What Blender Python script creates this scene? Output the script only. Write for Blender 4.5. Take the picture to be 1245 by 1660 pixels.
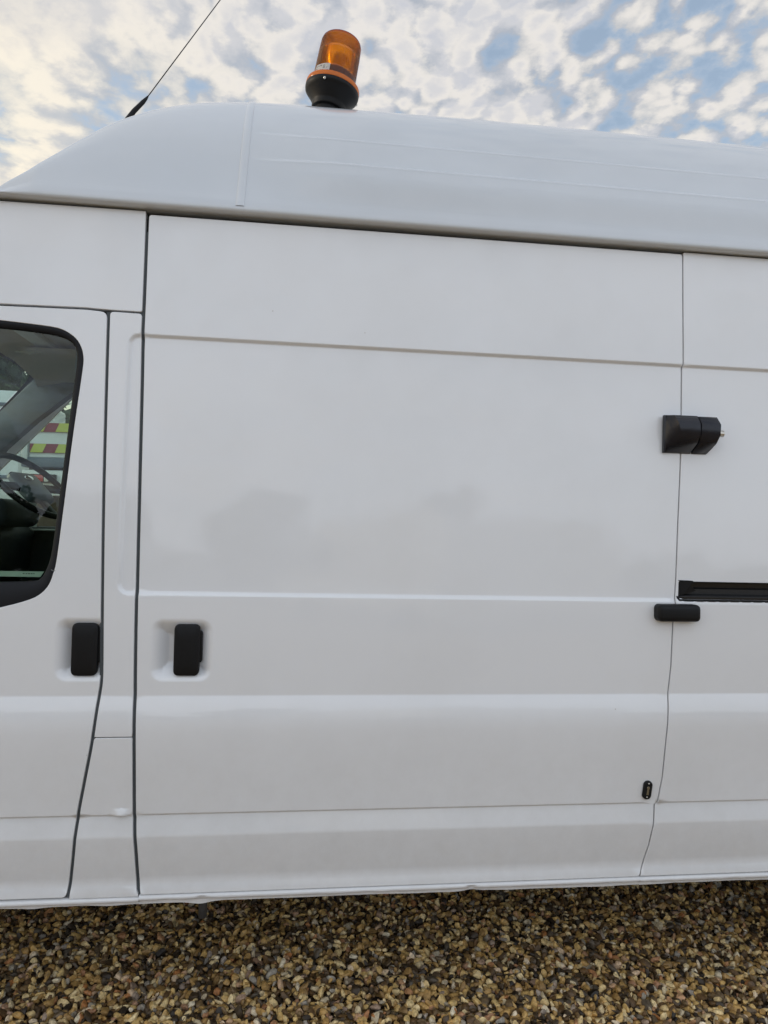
import bpy, bmesh, math, random
import numpy as np
from mathutils import Vector, Matrix, Quaternion
from mathutils.geometry import delaunay_2d_cdt

for o in list(bpy.data.objects):
    bpy.data.objects.remove(o)
scene = bpy.context.scene
COL = scene.collection

# ------------------------------------------------------------------ camera
PSI, TH, RO = math.radians(7.22418746), math.radians(1.2), math.radians(1.44801215)
F = Vector((math.sin(PSI) * math.cos(TH), math.cos(PSI) * math.cos(TH), math.sin(TH)))
R0 = Vector((math.cos(PSI), -math.sin(PSI), 0)); U0 = R0.cross(F)
R = R0 * math.cos(RO) + U0 * math.sin(RO); U = U0 * math.cos(RO) - R0 * math.sin(RO)
cam = bpy.data.cameras.new('camera'); camo = bpy.data.objects.new('camera', cam); COL.objects.link(camo)
camo.matrix_world = Matrix(((R.x, U.x, -F.x, 0), (R.y, U.y, -F.y, -1.92), (R.z, U.z, -F.z, 1.32), (0, 0, 0, 1)))
cam.sensor_fit = 'VERTICAL'; cam.sensor_height = 24; cam.sensor_width = 18; cam.lens = 1180 / 1660 * 24
cam.clip_start = .05; cam.clip_end = 2000
scene.camera = camo

# ------------------------------------------------------------------ exposure, sky, sun
scene.view_settings.view_transform = 'Standard'
try: scene.view_settings.look = 'None'
except Exception: pass
scene.view_settings.exposure = 0.15; scene.view_settings.gamma = 1.0; scene.view_settings.use_curve_mapping = False
SUN_EL, SUN_AZ = math.radians(15), math.radians(-82)       # azimuth clockwise from +Y
world = bpy.data.worlds.new('World'); scene.world = world; world.use_nodes = True

LO, HI, PUFF = .37, .69, (.3, .8, 0)
COVER, BIG, FRONT = (6.4, 1.2, 0), (7.7, 5.1, 0), .80
def build_world():
    nt = world.node_tree; N = nt.nodes; L = nt.links
    N.clear()
    def n(t, **k):
        a = N.new(t)
        for q, v in k.items(): setattr(a, q, v)
        return a
    def math_(op, a, b=None, clamp=False):
        m = n('ShaderNodeMath', operation=op, use_clamp=clamp)
        for i, v in enumerate((a, b)):
            if v is None: continue
            if isinstance(v, (int, float)): m.inputs[i].default_value = v
            else: L.new(v, m.inputs[i])
        return m.outputs[0]
    def smooth(v, lo, hi, a=0., b=1.):
        m = n('ShaderNodeMapRange', interpolation_type='SMOOTHSTEP')
        L.new(v, m.inputs['Value'])
        for k, q in (('From Min', lo), ('From Max', hi), ('To Min', a), ('To Max', b)): m.inputs[k].default_value = q
        return m.outputs['Result']
    sky = n('ShaderNodeTexSky', sky_type='NISHITA', sun_disc=False)
    sky.sun_elevation = SUN_EL; sky.sun_rotation = SUN_AZ; sky.air_density = 1.2; sky.dust_density = 2.0; sky.ozone_density = 1.5
    bg = n('ShaderNodeBackground'); bg.inputs['Strength'].default_value = .15
    L.new(sky.outputs[0], bg.inputs['Color'])
    tc = n('ShaderNodeTexCoord'); sx = n('ShaderNodeSeparateXYZ'); L.new(tc.outputs['Generated'], sx.inputs[0])
    x, y, z = sx.outputs
    zz = math_('ADD', math_('MAXIMUM', z, 0.0), .10)
    cx = n('ShaderNodeCombineXYZ'); L.new(math_('DIVIDE', x, zz), cx.inputs[0]); L.new(math_('DIVIDE', y, zz), cx.inputs[1])
    P = cx.outputs[0]
    def noise(vec, scale, detail, rough, off=(0, 0, 0), dist=0., stretch=(1, 1, 1), rot=0.):
        mp = n('ShaderNodeMapping'); mp.inputs['Location'].default_value = off; mp.inputs['Scale'].default_value = stretch
        mp.inputs['Rotation'].default_value = (0, 0, rot)
        L.new(vec, mp.inputs['Vector'])
        t = n('ShaderNodeTexNoise', noise_dimensions='2D'); L.new(mp.outputs[0], t.inputs['Vector'])
        t.inputs['Scale'].default_value = scale; t.inputs['Detail'].default_value = detail; t.inputs['Roughness'].default_value = rough
        t.inputs['Distortion'].default_value = dist
        return t.outputs['Fac']
    def mixv(a, b, f):
        m = n('ShaderNodeMix', data_type='FLOAT'); L.new(f, m.inputs[0]); L.new(a, m.inputs[2]); L.new(b, m.inputs[3]); return m.outputs[0]
    def wsum(*t):
        acc = None
        for v, k in t:
            q = math_('MULTIPLY', v, k); acc = q if acc is None else math_('ADD', acc, q)
        return acc
    side = smooth(math_('DIVIDE', x, math_('ADD', math_('ABSOLUTE', y), .2)), -.26, .02)   # banks to the left, a field of cloudlets to the right
    def density(P):
        warp = n('ShaderNodeTexNoise', noise_dimensions='2D'); L.new(P, warp.inputs['Vector']); warp.inputs['Scale'].default_value = 3.6; warp.inputs['Detail'].default_value = 4.
        wv = n('ShaderNodeVectorMath', operation='MULTIPLY_ADD'); L.new(warp.outputs['Color'], wv.inputs[0]); wv.inputs[1].default_value = (.20, .20, 0); L.new(P, wv.inputs[2])
        PW = wv.outputs[0]
        mp = n('ShaderNodeMapping'); mp.inputs['Location'].default_value = PUFF; mp.inputs['Rotation'].default_value = (0, 0, .55); mp.inputs['Scale'].default_value = (1.12, .78, 1.)
        L.new(PW, mp.inputs['Vector'])
        v = n('ShaderNodeTexVoronoi', voronoi_dimensions='2D', feature='SMOOTH_F1'); L.new(mp.outputs[0], v.inputs['Vector']); v.inputs['Scale'].default_value = 17.
        v.inputs['Smoothness'].default_value = .45; v.inputs['Randomness'].default_value = 1.
        puff = math_('SUBTRACT', .92, math_('MULTIPLY', v.outputs['Distance'], 1.15))
        cover = noise(P, .9, 2., .5, off=COVER)
        big = noise(PW, 2.3, 10., .55, off=BIG)
        fine = noise(P, 13., 8., .60, off=(5.3, 2.4, 0))
        dl = wsum((big, 1.0), (fine, .18), (puff, .08)); dr = wsum((big, .42), (puff, .30), (fine, .46)); dr = math_('ADD', dr, .045)
        return math_('ADD', mixv(dl, dr, side), math_('MULTIPLY', math_('SUBTRACT', cover, .5), .34))
    dens = density(P)
    ofs = n('ShaderNodeVectorMath', operation='ADD'); L.new(P, ofs.inputs[0]); ofs.inputs[1].default_value = (-.050, .035, 0)   # a step towards the sun
    lee = math_('SUBTRACT', dens, density(ofs.outputs[0]))
    body = smooth(dens, LO, HI)
    alpha = math_('ADD', .28, math_('MULTIPLY', body, .69))
    thick = math_('ADD', smooth(dens, .60, .82, 0., .70), smooth(lee, .06, -.09, 0., .75), clamp=True)
    warm = smooth(math_('SUBTRACT', math_('MULTIPLY', x, -1.), math_('MULTIPLY', z, .9)), -.55, .12)     # low sun to the left
    high = smooth(z, .50, .92)                                             # the layer thins and greys overhead
    front = smooth(y, -1., .5, 1., 0.)
    lowf = math_('MULTIPLY', front, smooth(z, .15, .80, 1., .55))
    def colmix(f, a, b):
        m = n('ShaderNodeMix', data_type='RGBA'); L.new(f, m.inputs[0])
        for s, v in ((6, a), (7, b)):
            if isinstance(v, tuple): m.inputs[s].default_value = v
            else: L.new(v, m.inputs[s])
        return m.outputs[2]
    lit = colmix(warm, (.80, .76, .71, 1), (1.0, .90, .72, 1))
    lit = colmix(front, lit, (.68, .775, .92, 1))
    shade = colmix(warm, (.56, .57, .61, 1), (.62, .60, .58, 1))
    cc = colmix(thick, lit, shade)
    cc = colmix(math_('MULTIPLY', high, .25), cc, (.52, .60, .74, 1))
    cc = colmix(smooth(body, .0, .45), (.70, .83, 1.0, 1), cc)           # thin veil between the clouds
    cbg = n('ShaderNodeBackground'); L.new(cc, cbg.inputs['Color']); L.new(math_('ADD', 1.0, math_('SUBTRACT', math_('MULTIPLY', lowf, FRONT), math_('MULTIPLY', high, .02))), cbg.inputs['Strength'])
    mx = n('ShaderNodeMixShader'); L.new(alpha, mx.inputs[0]); L.new(bg.outputs[0], mx.inputs[1]); L.new(cbg.outputs[0], mx.inputs[2])
    out = n('ShaderNodeOutputWorld'); L.new(mx.outputs[0], out.inputs['Surface'])
build_world()

sun = bpy.data.lights.new('sun', 'SUN'); sun.energy = .7; sun.angle = math.radians(12); sun.color = (1, .88, .72)
suno = bpy.data.objects.new('sun', sun); COL.objects.link(suno)
sd = Vector((math.sin(SUN_AZ) * math.cos(SUN_EL), math.cos(SUN_AZ) * math.cos(SUN_EL), math.sin(SUN_EL)))
suno.rotation_euler = (-sd).to_track_quat('-Z', 'Y').to_euler(); suno.location = (-6, 8, 5)

# ------------------------------------------------------------------ materials
def mat(name, color, rough=.5, metal=0., coat=0., spec=.5, noise=0., nscale=40., bump=0., bscale=200., bdist=.002, attr=None, coat_rough=.03, detail=4.):
    m = bpy.data.materials.new(name); m.use_nodes = True
    nt = m.node_tree; p = nt.nodes['Principled BSDF']
    p.inputs['Base Color'].default_value = (*color, 1); p.inputs['Roughness'].default_value = rough; p.inputs['Metallic'].default_value = metal
    p.inputs['Coat Weight'].default_value = coat; p.inputs['Coat Roughness'].default_value = coat_rough; p.inputs['Specular IOR Level'].default_value = spec
    tc = nt.nodes.new('ShaderNodeTexCoord')
    if noise:
        t = nt.nodes.new('ShaderNodeTexNoise'); t.inputs['Scale'].default_value = nscale; t.inputs['Detail'].default_value = detail
        nt.links.new(tc.outputs['Object'], t.inputs['Vector'])
        r = nt.nodes.new('ShaderNodeMapRange'); r.inputs['To Min'].default_value = 1 - noise; r.inputs['To Max'].default_value = 1 + noise
        nt.links.new(t.outputs['Fac'], r.inputs['Value'])
        v = nt.nodes.new('ShaderNodeVectorMath'); v.operation = 'SCALE'; v.inputs[0].default_value = color
        nt.links.new(r.outputs[0], v.inputs['Scale']); nt.links.new(v.outputs[0], p.inputs['Base Color'])
    if bump:
        t = nt.nodes.new('ShaderNodeTexNoise'); t.inputs['Scale'].default_value = bscale; t.inputs['Detail'].default_value = 3
        nt.links.new(tc.outputs['Object'], t.inputs['Vector'])
        b = nt.nodes.new('ShaderNodeBump'); b.inputs['Strength'].default_value = bump; b.inputs['Distance'].default_value = bdist
        nt.links.new(t.outputs['Fac'], b.inputs['Height']); nt.links.new(b.outputs[0], p.inputs['Normal'])
    return m

def paint_material(name='white_paint', base=(.80, .812, .825), coat_rough=.035):
    """White van paint under lacquer, with a breath of road film and a few specks."""
    m = bpy.data.materials.new(name); m.use_nodes = True
    nt = m.node_tree; N = nt.nodes; L = nt.links; p = N['Principled BSDF']
    p.inputs['Roughness'].default_value = .38; p.inputs['Coat Weight'].default_value = 1.; p.inputs['Coat Roughness'].default_value = coat_rough
    p.inputs['Specular IOR Level'].default_value = .3
    tc = N.new('ShaderNodeTexCoord')
    a = N.new('ShaderNodeTexNoise'); a.inputs['Scale'].default_value = 2.3; a.inputs['Detail'].default_value = 7; a.inputs['Roughness'].default_value = .6
    L.new(tc.outputs['Object'], a.inputs['Vector'])
    film = N.new('ShaderNodeMapRange'); film.inputs['From Min'].default_value = .42; film.inputs['From Max'].default_value = .75; film.inputs['To Max'].default_value = .10
    L.new(a.outputs['Fac'], film.inputs['Value'])
    s = N.new('ShaderNodeTexVoronoi'); s.inputs['Scale'].default_value = 5.5; L.new(tc.outputs['Object'], s.inputs['Vector'])
    sp = N.new('ShaderNodeMapRange'); sp.inputs['From Min'].default_value = .014; sp.inputs['From Max'].default_value = .007; sp.inputs['To Max'].default_value = .55
    L.new(s.outputs['Distance'], sp.inputs['Value'])
    sz = N.new('ShaderNodeSeparateXYZ'); L.new(tc.outputs['Object'], sz.inputs[0])
    spl = N.new('ShaderNodeTexNoise'); spl.inputs['Scale'].default_value = 26.; spl.inputs['Detail'].default_value = 8; spl.inputs['Roughness'].default_value = .7
    L.new(tc.outputs['Object'], spl.inputs['Vector'])
    hz = N.new('ShaderNodeMapRange'); hz.inputs['From Min'].default_value = .95; hz.inputs['From Max'].default_value = .36; hz.inputs['To Max'].default_value = .34; L.new(sz.outputs[2], hz.inputs['Value'])
    hm = N.new('ShaderNodeMath'); hm.operation = 'MULTIPLY'; L.new(hz.outputs[0], hm.inputs[0]); L.new(spl.outputs['Fac'], hm.inputs[1])
    fa = N.new('ShaderNodeMath'); fa.operation = 'ADD'; L.new(film.outputs[0], fa.inputs[0]); L.new(hm.outputs[0], fa.inputs[1])
    ad = N.new('ShaderNodeMath'); ad.operation = 'MAXIMUM'; L.new(fa.outputs[0], ad.inputs[0]); L.new(sp.outputs[0], ad.inputs[1])
    mx = N.new('ShaderNodeMix'); mx.data_type = 'RGBA'; L.new(ad.outputs[0], mx.inputs[0])
    mx.inputs[6].default_value = (*base, 1); mx.inputs[7].default_value = (.40, .37, .32, 1)
    L.new(mx.outputs[2], p.inputs['Base Color'])
    w = N.new('ShaderNodeTexNoise'); w.inputs['Scale'].default_value = 5.; w.inputs['Detail'].default_value = 2; L.new(tc.outputs['Object'], w.inputs['Vector'])
    pe = N.new('ShaderNodeTexNoise'); pe.inputs['Scale'].default_value = 380.; pe.inputs['Detail'].default_value = 1; L.new(tc.outputs['Object'], pe.inputs['Vector'])
    b1 = N.new('ShaderNodeBump'); b1.inputs['Strength'].default_value = .16; b1.inputs['Distance'].default_value = .012; L.new(w.outputs['Fac'], b1.inputs['Height'])
    b2 = N.new('ShaderNodeBump'); b2.inputs['Strength'].default_value = .05; b2.inputs['Distance'].default_value = .0006; L.new(pe.outputs['Fac'], b2.inputs['Height'])
    L.new(b1.outputs[0], b2.inputs['Normal']); L.new(b2.outputs[0], p.inputs['Coat Normal'])
    return m

def glass_material(name, tint, refl=1.0):
    m = bpy.data.materials.new(name); m.use_nodes = True
    nt = m.node_tree; N = nt.nodes; L = nt.links; N.remove(N['Principled BSDF'])
    t = N.new('ShaderNodeBsdfTransparent'); t.inputs[0].default_value = (*tint, 1)
    g = N.new('ShaderNodeBsdfGlossy'); g.inputs['Roughness'].default_value = .01; g.inputs['Color'].default_value = (1, 1, 1, 1)
    f = N.new('ShaderNodeFresnel'); f.inputs['IOR'].default_value = 1.5
    k = N.new('ShaderNodeMath'); k.operation = 'MULTIPLY'; k.inputs[1].default_value = refl; L.new(f.outputs[0], k.inputs[0])
    mx = N.new('ShaderNodeMixShader'); L.new(k.outputs[0], mx.inputs[0]); L.new(t.outputs[0], mx.inputs[1]); L.new(g.outputs[0], mx.inputs[2])
    L.new(mx.outputs[0], N['Material Output'].inputs['Surface'])
    return m

def amber_material(name, col, transp, rib=0., dif=.04):
    m = bpy.data.materials.new(name); m.use_nodes = True
    nt = m.node_tree; N = nt.nodes; L = nt.links; N.remove(N['Principled BSDF'])
    tl = N.new('ShaderNodeBsdfTranslucent'); tl.inputs[0].default_value = (*col, 1)
    df = N.new('ShaderNodeBsdfDiffuse'); df.inputs[0].default_value = (*col, 1)
    tr = N.new('ShaderNodeBsdfTransparent'); tr.inputs[0].default_value = (min(1, col[0] * 1.1), col[1] * 1.25, col[2], 1)
    g = N.new('ShaderNodeBsdfGlossy'); g.inputs['Roughness'].default_value = .12
    a = N.new('ShaderNodeMixShader'); a.inputs[0].default_value = dif; L.new(tl.outputs[0], a.inputs[1]); L.new(df.outputs[0], a.inputs[2])
    b = N.new('ShaderNodeMixShader'); b.inputs[0].default_value = transp; L.new(a.outputs[0], b.inputs[1]); L.new(tr.outputs[0], b.inputs[2])
    f = N.new('ShaderNodeFresnel'); f.inputs['IOR'].default_value = 1.49
    c = N.new('ShaderNodeMixShader'); L.new(f.outputs[0], c.inputs[0]); L.new(b.outputs[0], c.inputs[1]); L.new(g.outputs[0], c.inputs[2])
    if rib:
        tc = N.new('ShaderNodeTexCoord'); w = N.new('ShaderNodeTexWave'); w.wave_type = 'BANDS'; w.bands_direction = 'Z'; w.inputs['Scale'].default_value = rib
        L.new(tc.outputs['Object'], w.inputs['Vector'])
        bp = N.new('ShaderNodeBump'); bp.inputs['Strength'].default_value = .6; bp.inputs['Distance'].default_value = .002; L.new(w.outputs['Fac'], bp.inputs['Height'])
        for q in (tl, df, g, f): L.new(bp.outputs[0], q.inputs['Normal'])
    L.new(c.outputs[0], N['Material Output'].inputs['Surface'])
    return m

M = dict(
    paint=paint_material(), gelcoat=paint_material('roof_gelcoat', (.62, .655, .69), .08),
    black=mat('black_plastic', (.008, .0085, .0095), rough=.45, spec=.22, bump=.15, bscale=900, bdist=.0005),
    satin=mat('satin_black_metal', (.010, .011, .017), rough=.27, spec=.4, bump=.1, bscale=500, bdist=.0004, noise=.2),
    rubber=mat('rubber', (.018, .019, .020), rough=.6, noise=.2),
    seal=mat('gap_seal', (.075, .085, .09), rough=.7),
    frit=mat('window_surround', (.012, .013, .016), rough=.55, spec=.2, noise=.1),
    dark=mat('underbody_black', (.018, .018, .018), rough=.8, noise=.3),
    steel=mat('steel', (.62, .60, .55), rough=.28, metal=1., noise=.12),
    greysteel=mat('dull_pipe', (.055, .057, .06), rough=.5, noise=.4, nscale=60),
    trim=mat('cab_trim_dark', (.022, .026, .032), rough=.6, bump=.2, bscale=400),
    dashm=mat('dashboard_plastic', (.030, .040, .052), rough=.5, bump=.2, bscale=400),
    pillar=mat('cab_pillar_trim', (.14, .15, .155), rough=.6, noise=.06),
    liner=mat('headliner_fabric', (.56, .50, .42), rough=.95, noise=.08, nscale=120),
    seat=mat('seat_fabric', (.010, .011, .012), rough=.95, spec=.1, noise=.3, nscale=150),
    hub=mat('wheel_hub_plastic', (.13, .16, .18), rough=.4),
    rim=mat('wheel_rim_leather', (.008, .009, .010), rough=.4, spec=.3),
    chrome=mat('chrome', (.8, .8, .8), rough=.12, metal=1.),
    paper=mat('paper', (.72, .76, .68), rough=.9, noise=.1),
    glass=glass_material('door_glass', (.76, .87, .81), .8),
    screen=glass_material('windscreen_glass', (.80, .92, .87), .8),
    tyre=mat('tyre_rubber', (.02, .02, .02), rough=.85, noise=.2),
    alloy=mat('wheel_silver', (.45, .45, .46), rough=.35, metal=.8),
    bulb=mat('lamp_red', (.45, .03, .02), rough=.2, coat=1),
    white_lamp=mat('lamp_clear', (.7, .7, .65), rough=.2, coat=1),
    amber=amber_material('amber_lens', (1.0, .45, .015), .61, rib=0),
    amber_top=amber_material('amber_lens_top', (.95, .30, .010), .40),
    amber_rim=amber_material('amber_flange', (.95, .24, .02), .02, dif=.6),
    brown=mat('beacon_inner_base', (.10, .040, .014), rough=.5),
    reflector=mat('beacon_reflector', (.92, .90, .86), rough=.22, metal=1., noise=.05),
    label=mat('grey_label', (.50, .50, .47), rough=.6, noise=.35, nscale=260, detail=2),
    white=mat('dull_white_paint', (.72, .75, .75), rough=.4, coat=.4, noise=.05, nscale=8),
    yellow=mat('reflective_yellow', (.52, .56, .09), rough=.5),
    red=mat('reflective_red', (.24, .03, .045), rough=.5),
    slate=mat('grey_blue_steel', (.10, .13, .17), rough=.5, noise=.2),
    rust=mat('chassis_brown', (.10, .075, .055), rough=.8, noise=.4),
    bark=mat('bark', (.09, .07, .05), rough=.95, noise=.4, nscale=25, bump=.6, bscale=40, bdist=.02),
)

# ------------------------------------------------------------------ helpers
VAN_AT = Vector((.9, 1.0, 0))
def thing(name, loc, label, cat, group=None, rotz=0.):
    o = bpy.data.objects.new(name, None); o.empty_display_size = .1; COL.objects.link(o)
    o.location = loc; o.rotation_euler = (0, 0, rotz)
    o['label'] = label; o['category'] = cat
    if group: o['group'] = group
    return o
def obj(name, verts, faces, material, parent=None, smooth=False, normals=None, origin=None, kind=None):
    """One mesh object. Vertices are given in the parent's own frame, or in world space for the van (origin = its place)."""
    me = bpy.data.meshes.new(name)
    V = np.asarray(verts, float)
    if origin is not None: V = V - np.asarray(origin)
    me.from_pydata(V.tolist(), [], [list(map(int, f)) for f in faces])
    for mm in (material if isinstance(material, (list, tuple)) else [material]): me.materials.append(mm)
    me.polygons.foreach_set('use_smooth', [bool(smooth)] * len(me.polygons))
    me.update()
    if normals is not None:
        me.normals_split_custom_set_from_vertices([tuple(q) for q in normals])
    o = bpy.data.objects.new(name, me); COL.objects.link(o)
    if parent is not None: o.parent = parent
    if kind: o['kind'] = kind
    return o
def bm_obj(name, bm, material, parent=None, smooth=False, sharp=None, kind=None):
    me = bpy.data.meshes.new(name)
    bmesh.ops.recalc_face_normals(bm, faces=bm.faces)
    bm.to_mesh(me); bm.free(); me.materials.append(material)
    me.polygons.foreach_set('use_smooth', [bool(smooth)] * len(me.polygons))
    if smooth and sharp is not None:
        me.set_sharp_from_angle(angle=math.radians(sharp))
    o = bpy.data.objects.new(name, me); COL.objects.link(o)
    if parent is not None: o.parent = parent
    if kind: o['kind'] = kind
    return o
def box_bm(bm, a, b, bev=0., seg=2, mtx=None):
    r = bmesh.ops.create_cube(bm, size=1.)
    vs = r['verts']
    for v in vs:
        v.co = Vector([(a[i] + b[i]) / 2 + v.co[i] * (b[i] - a[i]) for i in range(3)])
    if bev:
        es = list({e for v in vs for e in v.link_edges})
        rr = bmesh.ops.bevel(bm, geom=es, offset=bev, segments=seg, profile=.5, affect='EDGES')
        vs = list({v for f in rr['faces'] for v in f.verts} | {v for v in vs if v.is_valid})
    if mtx is not None:
        for v in vs: v.co = mtx @ v.co
    return vs
def lathe(profile, n=48, mtx=None):
    V = []; Fs = []
    for r, z in profile:
        for k in range(n):
            a = 2 * math.pi * k / n
            V.append(Vector((r * math.cos(a), r * math.sin(a), z)))
    m = len(profile)
    for i in range(m - 1):
        for k in range(n):
            q = (k + 1) % n
            Fs.append((i * n + k, i * n + q, (i + 1) * n + q, (i + 1) * n + k))
    if mtx is not None: V = [mtx @ v for v in V]
    return [tuple(v) for v in V], Fs
def tube(points, radii, n=12):
    pts = [Vector(p) for p in points]
    if isinstance(radii, (int, float)): radii = [radii] * len(pts)
    V = []; Fs = []
    up = None
    for i, p in enumerate(pts):
        t = (pts[min(i + 1, len(pts) - 1)] - pts[max(i - 1, 0)]).normalized()
        if up is None: up = Vector((0, 0, 1)) if abs(t.z) < .9 else Vector((1, 0, 0))
        s = t.cross(up).normalized(); up = s.cross(t).normalized()
        for k in range(n):
            a = 2 * math.pi * k / n
            V.append(tuple(p + (s * math.cos(a) + up * math.sin(a)) * radii[i]))
    for i in range(len(pts) - 1):
        for k in range(n):
            q = (k + 1) % n
            Fs.append((i * n + k, i * n + q, (i + 1) * n + q, (i + 1) * n + k))
    Fs.append(tuple(range(n))[::-1]); Fs.append(tuple(range((len(pts) - 1) * n, len(pts) * n)))
    return V, Fs
def tri_xz(pts, holes=()):
    """Triangulate a polygon in (x, z) -> list of index triples (indices into pts + holes joined)."""
    allp = list(pts); edges = []
    k = 0
    for loop in [pts] + list(holes):
        if loop is not pts: allp += list(loop)
        n = len(loop); edges += [(k + i, k + (i + 1) % n) for i in range(n)]; k += n
    return allp, edges
def resample(poly, step):
    P = [np.array(p, float) for p in poly]; out = []
    for i in range(len(P)):
        a, b = P[i], P[(i + 1) % len(P)]
        n = max(1, int(math.ceil(np.linalg.norm(b - a) / step)))
        out += [a + (b - a) * t / n for t in range(n)]
    return np.array(out)
def inside(poly, X, Z):
    c = np.zeros(X.shape, bool); n = len(poly)
    for i in range(n):
        (x1, z1), (x2, z2) = poly[i], poly[(i + 1) % n]
        if z1 == z2: continue
        k = ((z1 > Z) != (z2 > Z)) & (X < (x2 - x1) * (Z - z1) / (z2 - z1) + x1)
        c ^= k
    return c
def edge_dist(poly, X, Z):
    d = np.full(X.shape, 9.)
    n = len(poly)
    for i in range(n):
        a = np.array(poly[i]); b = np.array(poly[(i + 1) % n]); ab = b - a; L2 = ab @ ab
        if L2 < 1e-14: continue
        t = np.clip(((X - a[0]) * ab[0] + (Z - a[1]) * ab[1]) / L2, 0, 1)
        d = np.minimum(d, np.hypot(X - a[0] - t * ab[0], Z - a[1] - t * ab[1]))
    return d
def area2(poly):
    p = np.asarray(poly); q = np.roll(p, -1, 0)
    return float(np.sum(p[:, 0] * q[:, 1] - q[:, 0] * p[:, 1]))
def rounded(poly, r, n=6, only=None):
    """Round the corners of a polygon."""
    P = [np.array(p, float) for p in poly]; out = []
    for i in range(len(P)):
        if only is not None and i not in only: out.append(P[i]); continue
        a, b, c = P[i - 1], P[i], P[(i + 1) % len(P)]
        u = (a - b); v = (c - b); lu, lv = np.linalg.norm(u), np.linalg.norm(v)
        rr = min(r, lu * .49, lv * .49); s = b + u / lu * rr; e = b + v / lv * rr
        for t in np.linspace(0, 1, n):
            out.append((1 - t) ** 2 * s + 2 * (1 - t) * t * b + t * t * e)
    return np.array(out)

def sm(a, b, x):
    t = np.clip((np.asarray(x, float) - a) / (b - a), 0, 1)
    return t * t * (3 - 2 * t)
def sdbox(x, z, x0, x1, z0, z1, r):
    cx, cz, hx, hz = (x0 + x1) / 2, (z0 + z1) / 2, (x1 - x0) / 2 - r, (z1 - z0) / 2 - r
    qx, qz = np.abs(x - cx) - hx, np.abs(z - cz) - hz
    return np.hypot(np.maximum(qx, 0), np.maximum(qz, 0)) + np.minimum(np.maximum(qx, qz), 0) - r
def lean(z):
    z = np.asarray(z, float)
    return np.where(z > 1.0, .060 * np.clip((z - 1.0) / 1.1, 0, 2) ** 1.5, 0.)
def side_depth(x, z, bowl=None):
    """Distance of the van's flank behind the plane y = 0 (negative: it bulges out)."""
    x = np.asarray(x, float); z = np.asarray(z, float)
    y = lean(z) + 0.
    y = y + .008 * sm(.0, .011, -sdbox(x, z, -.436, 9., 1.130, 1.811, .03))
    t = np.clip((.876 - z) / .090, 0, 1)
    y = y - .015 * t * (2 - t)
    y = y + .005 * sm(.79, .60, z)
    y = y + .0055 * sm(.5825, .5770, z)
    t = np.clip((.577 - z) / .050, 0, 1); y = y - .010 * t
    t = np.clip((.527 - z) / .13, 0, 1); y = y + .016 * t ** 1.25
    y = y - .012 * sm(.418, .376, z)
    d = np.exp(-np.abs((x + .404) / .018) ** 2.6) * np.clip(1 - (z - .581) / .018, 0, 1) ** .5 * (z > .577)
    y = y - .009 * d
    if bowl == 'slide':
        y = y + (.030) * sm(.0, .050, -sdbox(x, z, -.350, -.190, .911, 1.0735, .034))
    if bowl == 'front':
        y = y + (.030) * sm(.0, .050, -sdbox(x, z, -.583, -.395, .911, 1.0750, .034))
    return y
ZLIP = 2.150
def roof_section(H, n=300):
    """(y, z) points of the high roof's cross-section from under the gutter lip to its middle."""
    T = max(H + .045, .002); ls = min(1., T / .11); H = max(T - .045 * ls, .001)
    lip = np.array([(.13, -.0035), (.066, -.0015), (.059, -.0022), (.045, -.0018), (.039, -.0002), (.0360, .0033), (.0348, .0085), (.0358, .0150), (.0420, .0330)])
    lip[3:, 1] *= ls; lip[:, 1] += ZLIP; Z0 = ZLIP + .045 * ls
    k = H / .375
    P = np.array([(.047, Z0), (.047 + .085 * k, Z0 + .60 * H), (.047 + .10 * k, Z0 + 1.0 * H), (.047 + .33 * k, Z0 + 1.0 * H)])
    t = np.linspace(0, 1, n)[:, None]
    bz = (1 - t) ** 3 * P[0] + 3 * (1 - t) ** 2 * t * P[1] + 3 * (1 - t) * t * t * P[2] + t ** 3 * P[3]
    s = np.linspace(0, 1, 14)[1:, None]
    top = np.concatenate([P[3][0] + (1.0 - P[3][0]) * s, P[3][1] + .05 * min(1., T / .3) * (1 - (1 - s) ** 2)], 1)
    return np.concatenate([lip, bz, top])
def roof_points(x, H):
    S = roof_section(H)
    y, z = S[:, 0].copy(), S[:, 1]
    f = float(sm(-.16, .14, x))
    wall = (z > ZLIP + .02)
    off = f * (.0105 * (1 - sm(2.3195, 2.330, z)) + .0105 * (1 - sm(2.4105, 2.421, z)) + .0010 * np.exp(-((z - 2.3205) / .005) ** 2) + .0010 * np.exp(-((z - 2.4115) / .005) ** 2)) * wall * sm(ZLIP + .02, ZLIP + .14, z)
    y = y - off
    return y, z

# ------------------------------------------------------------------ the van's panels
van = thing('panel_van', VAN_AT, 'long white high-roof panel van seen side-on, parked on brown gravel', 'van')
def vp(name, verts, faces, material, parent=None, smooth=False, normals=None):
    return obj(name, verts, faces, material, parent or van, smooth, normals, origin=VAN_AT)
def vbm(name, bm, material, parent=None, smooth=False, sharp=None):
    for v in bm.verts: v.co -= VAN_AT
    return bm_obj(name, bm, material, parent or van, smooth, sharp)

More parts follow.
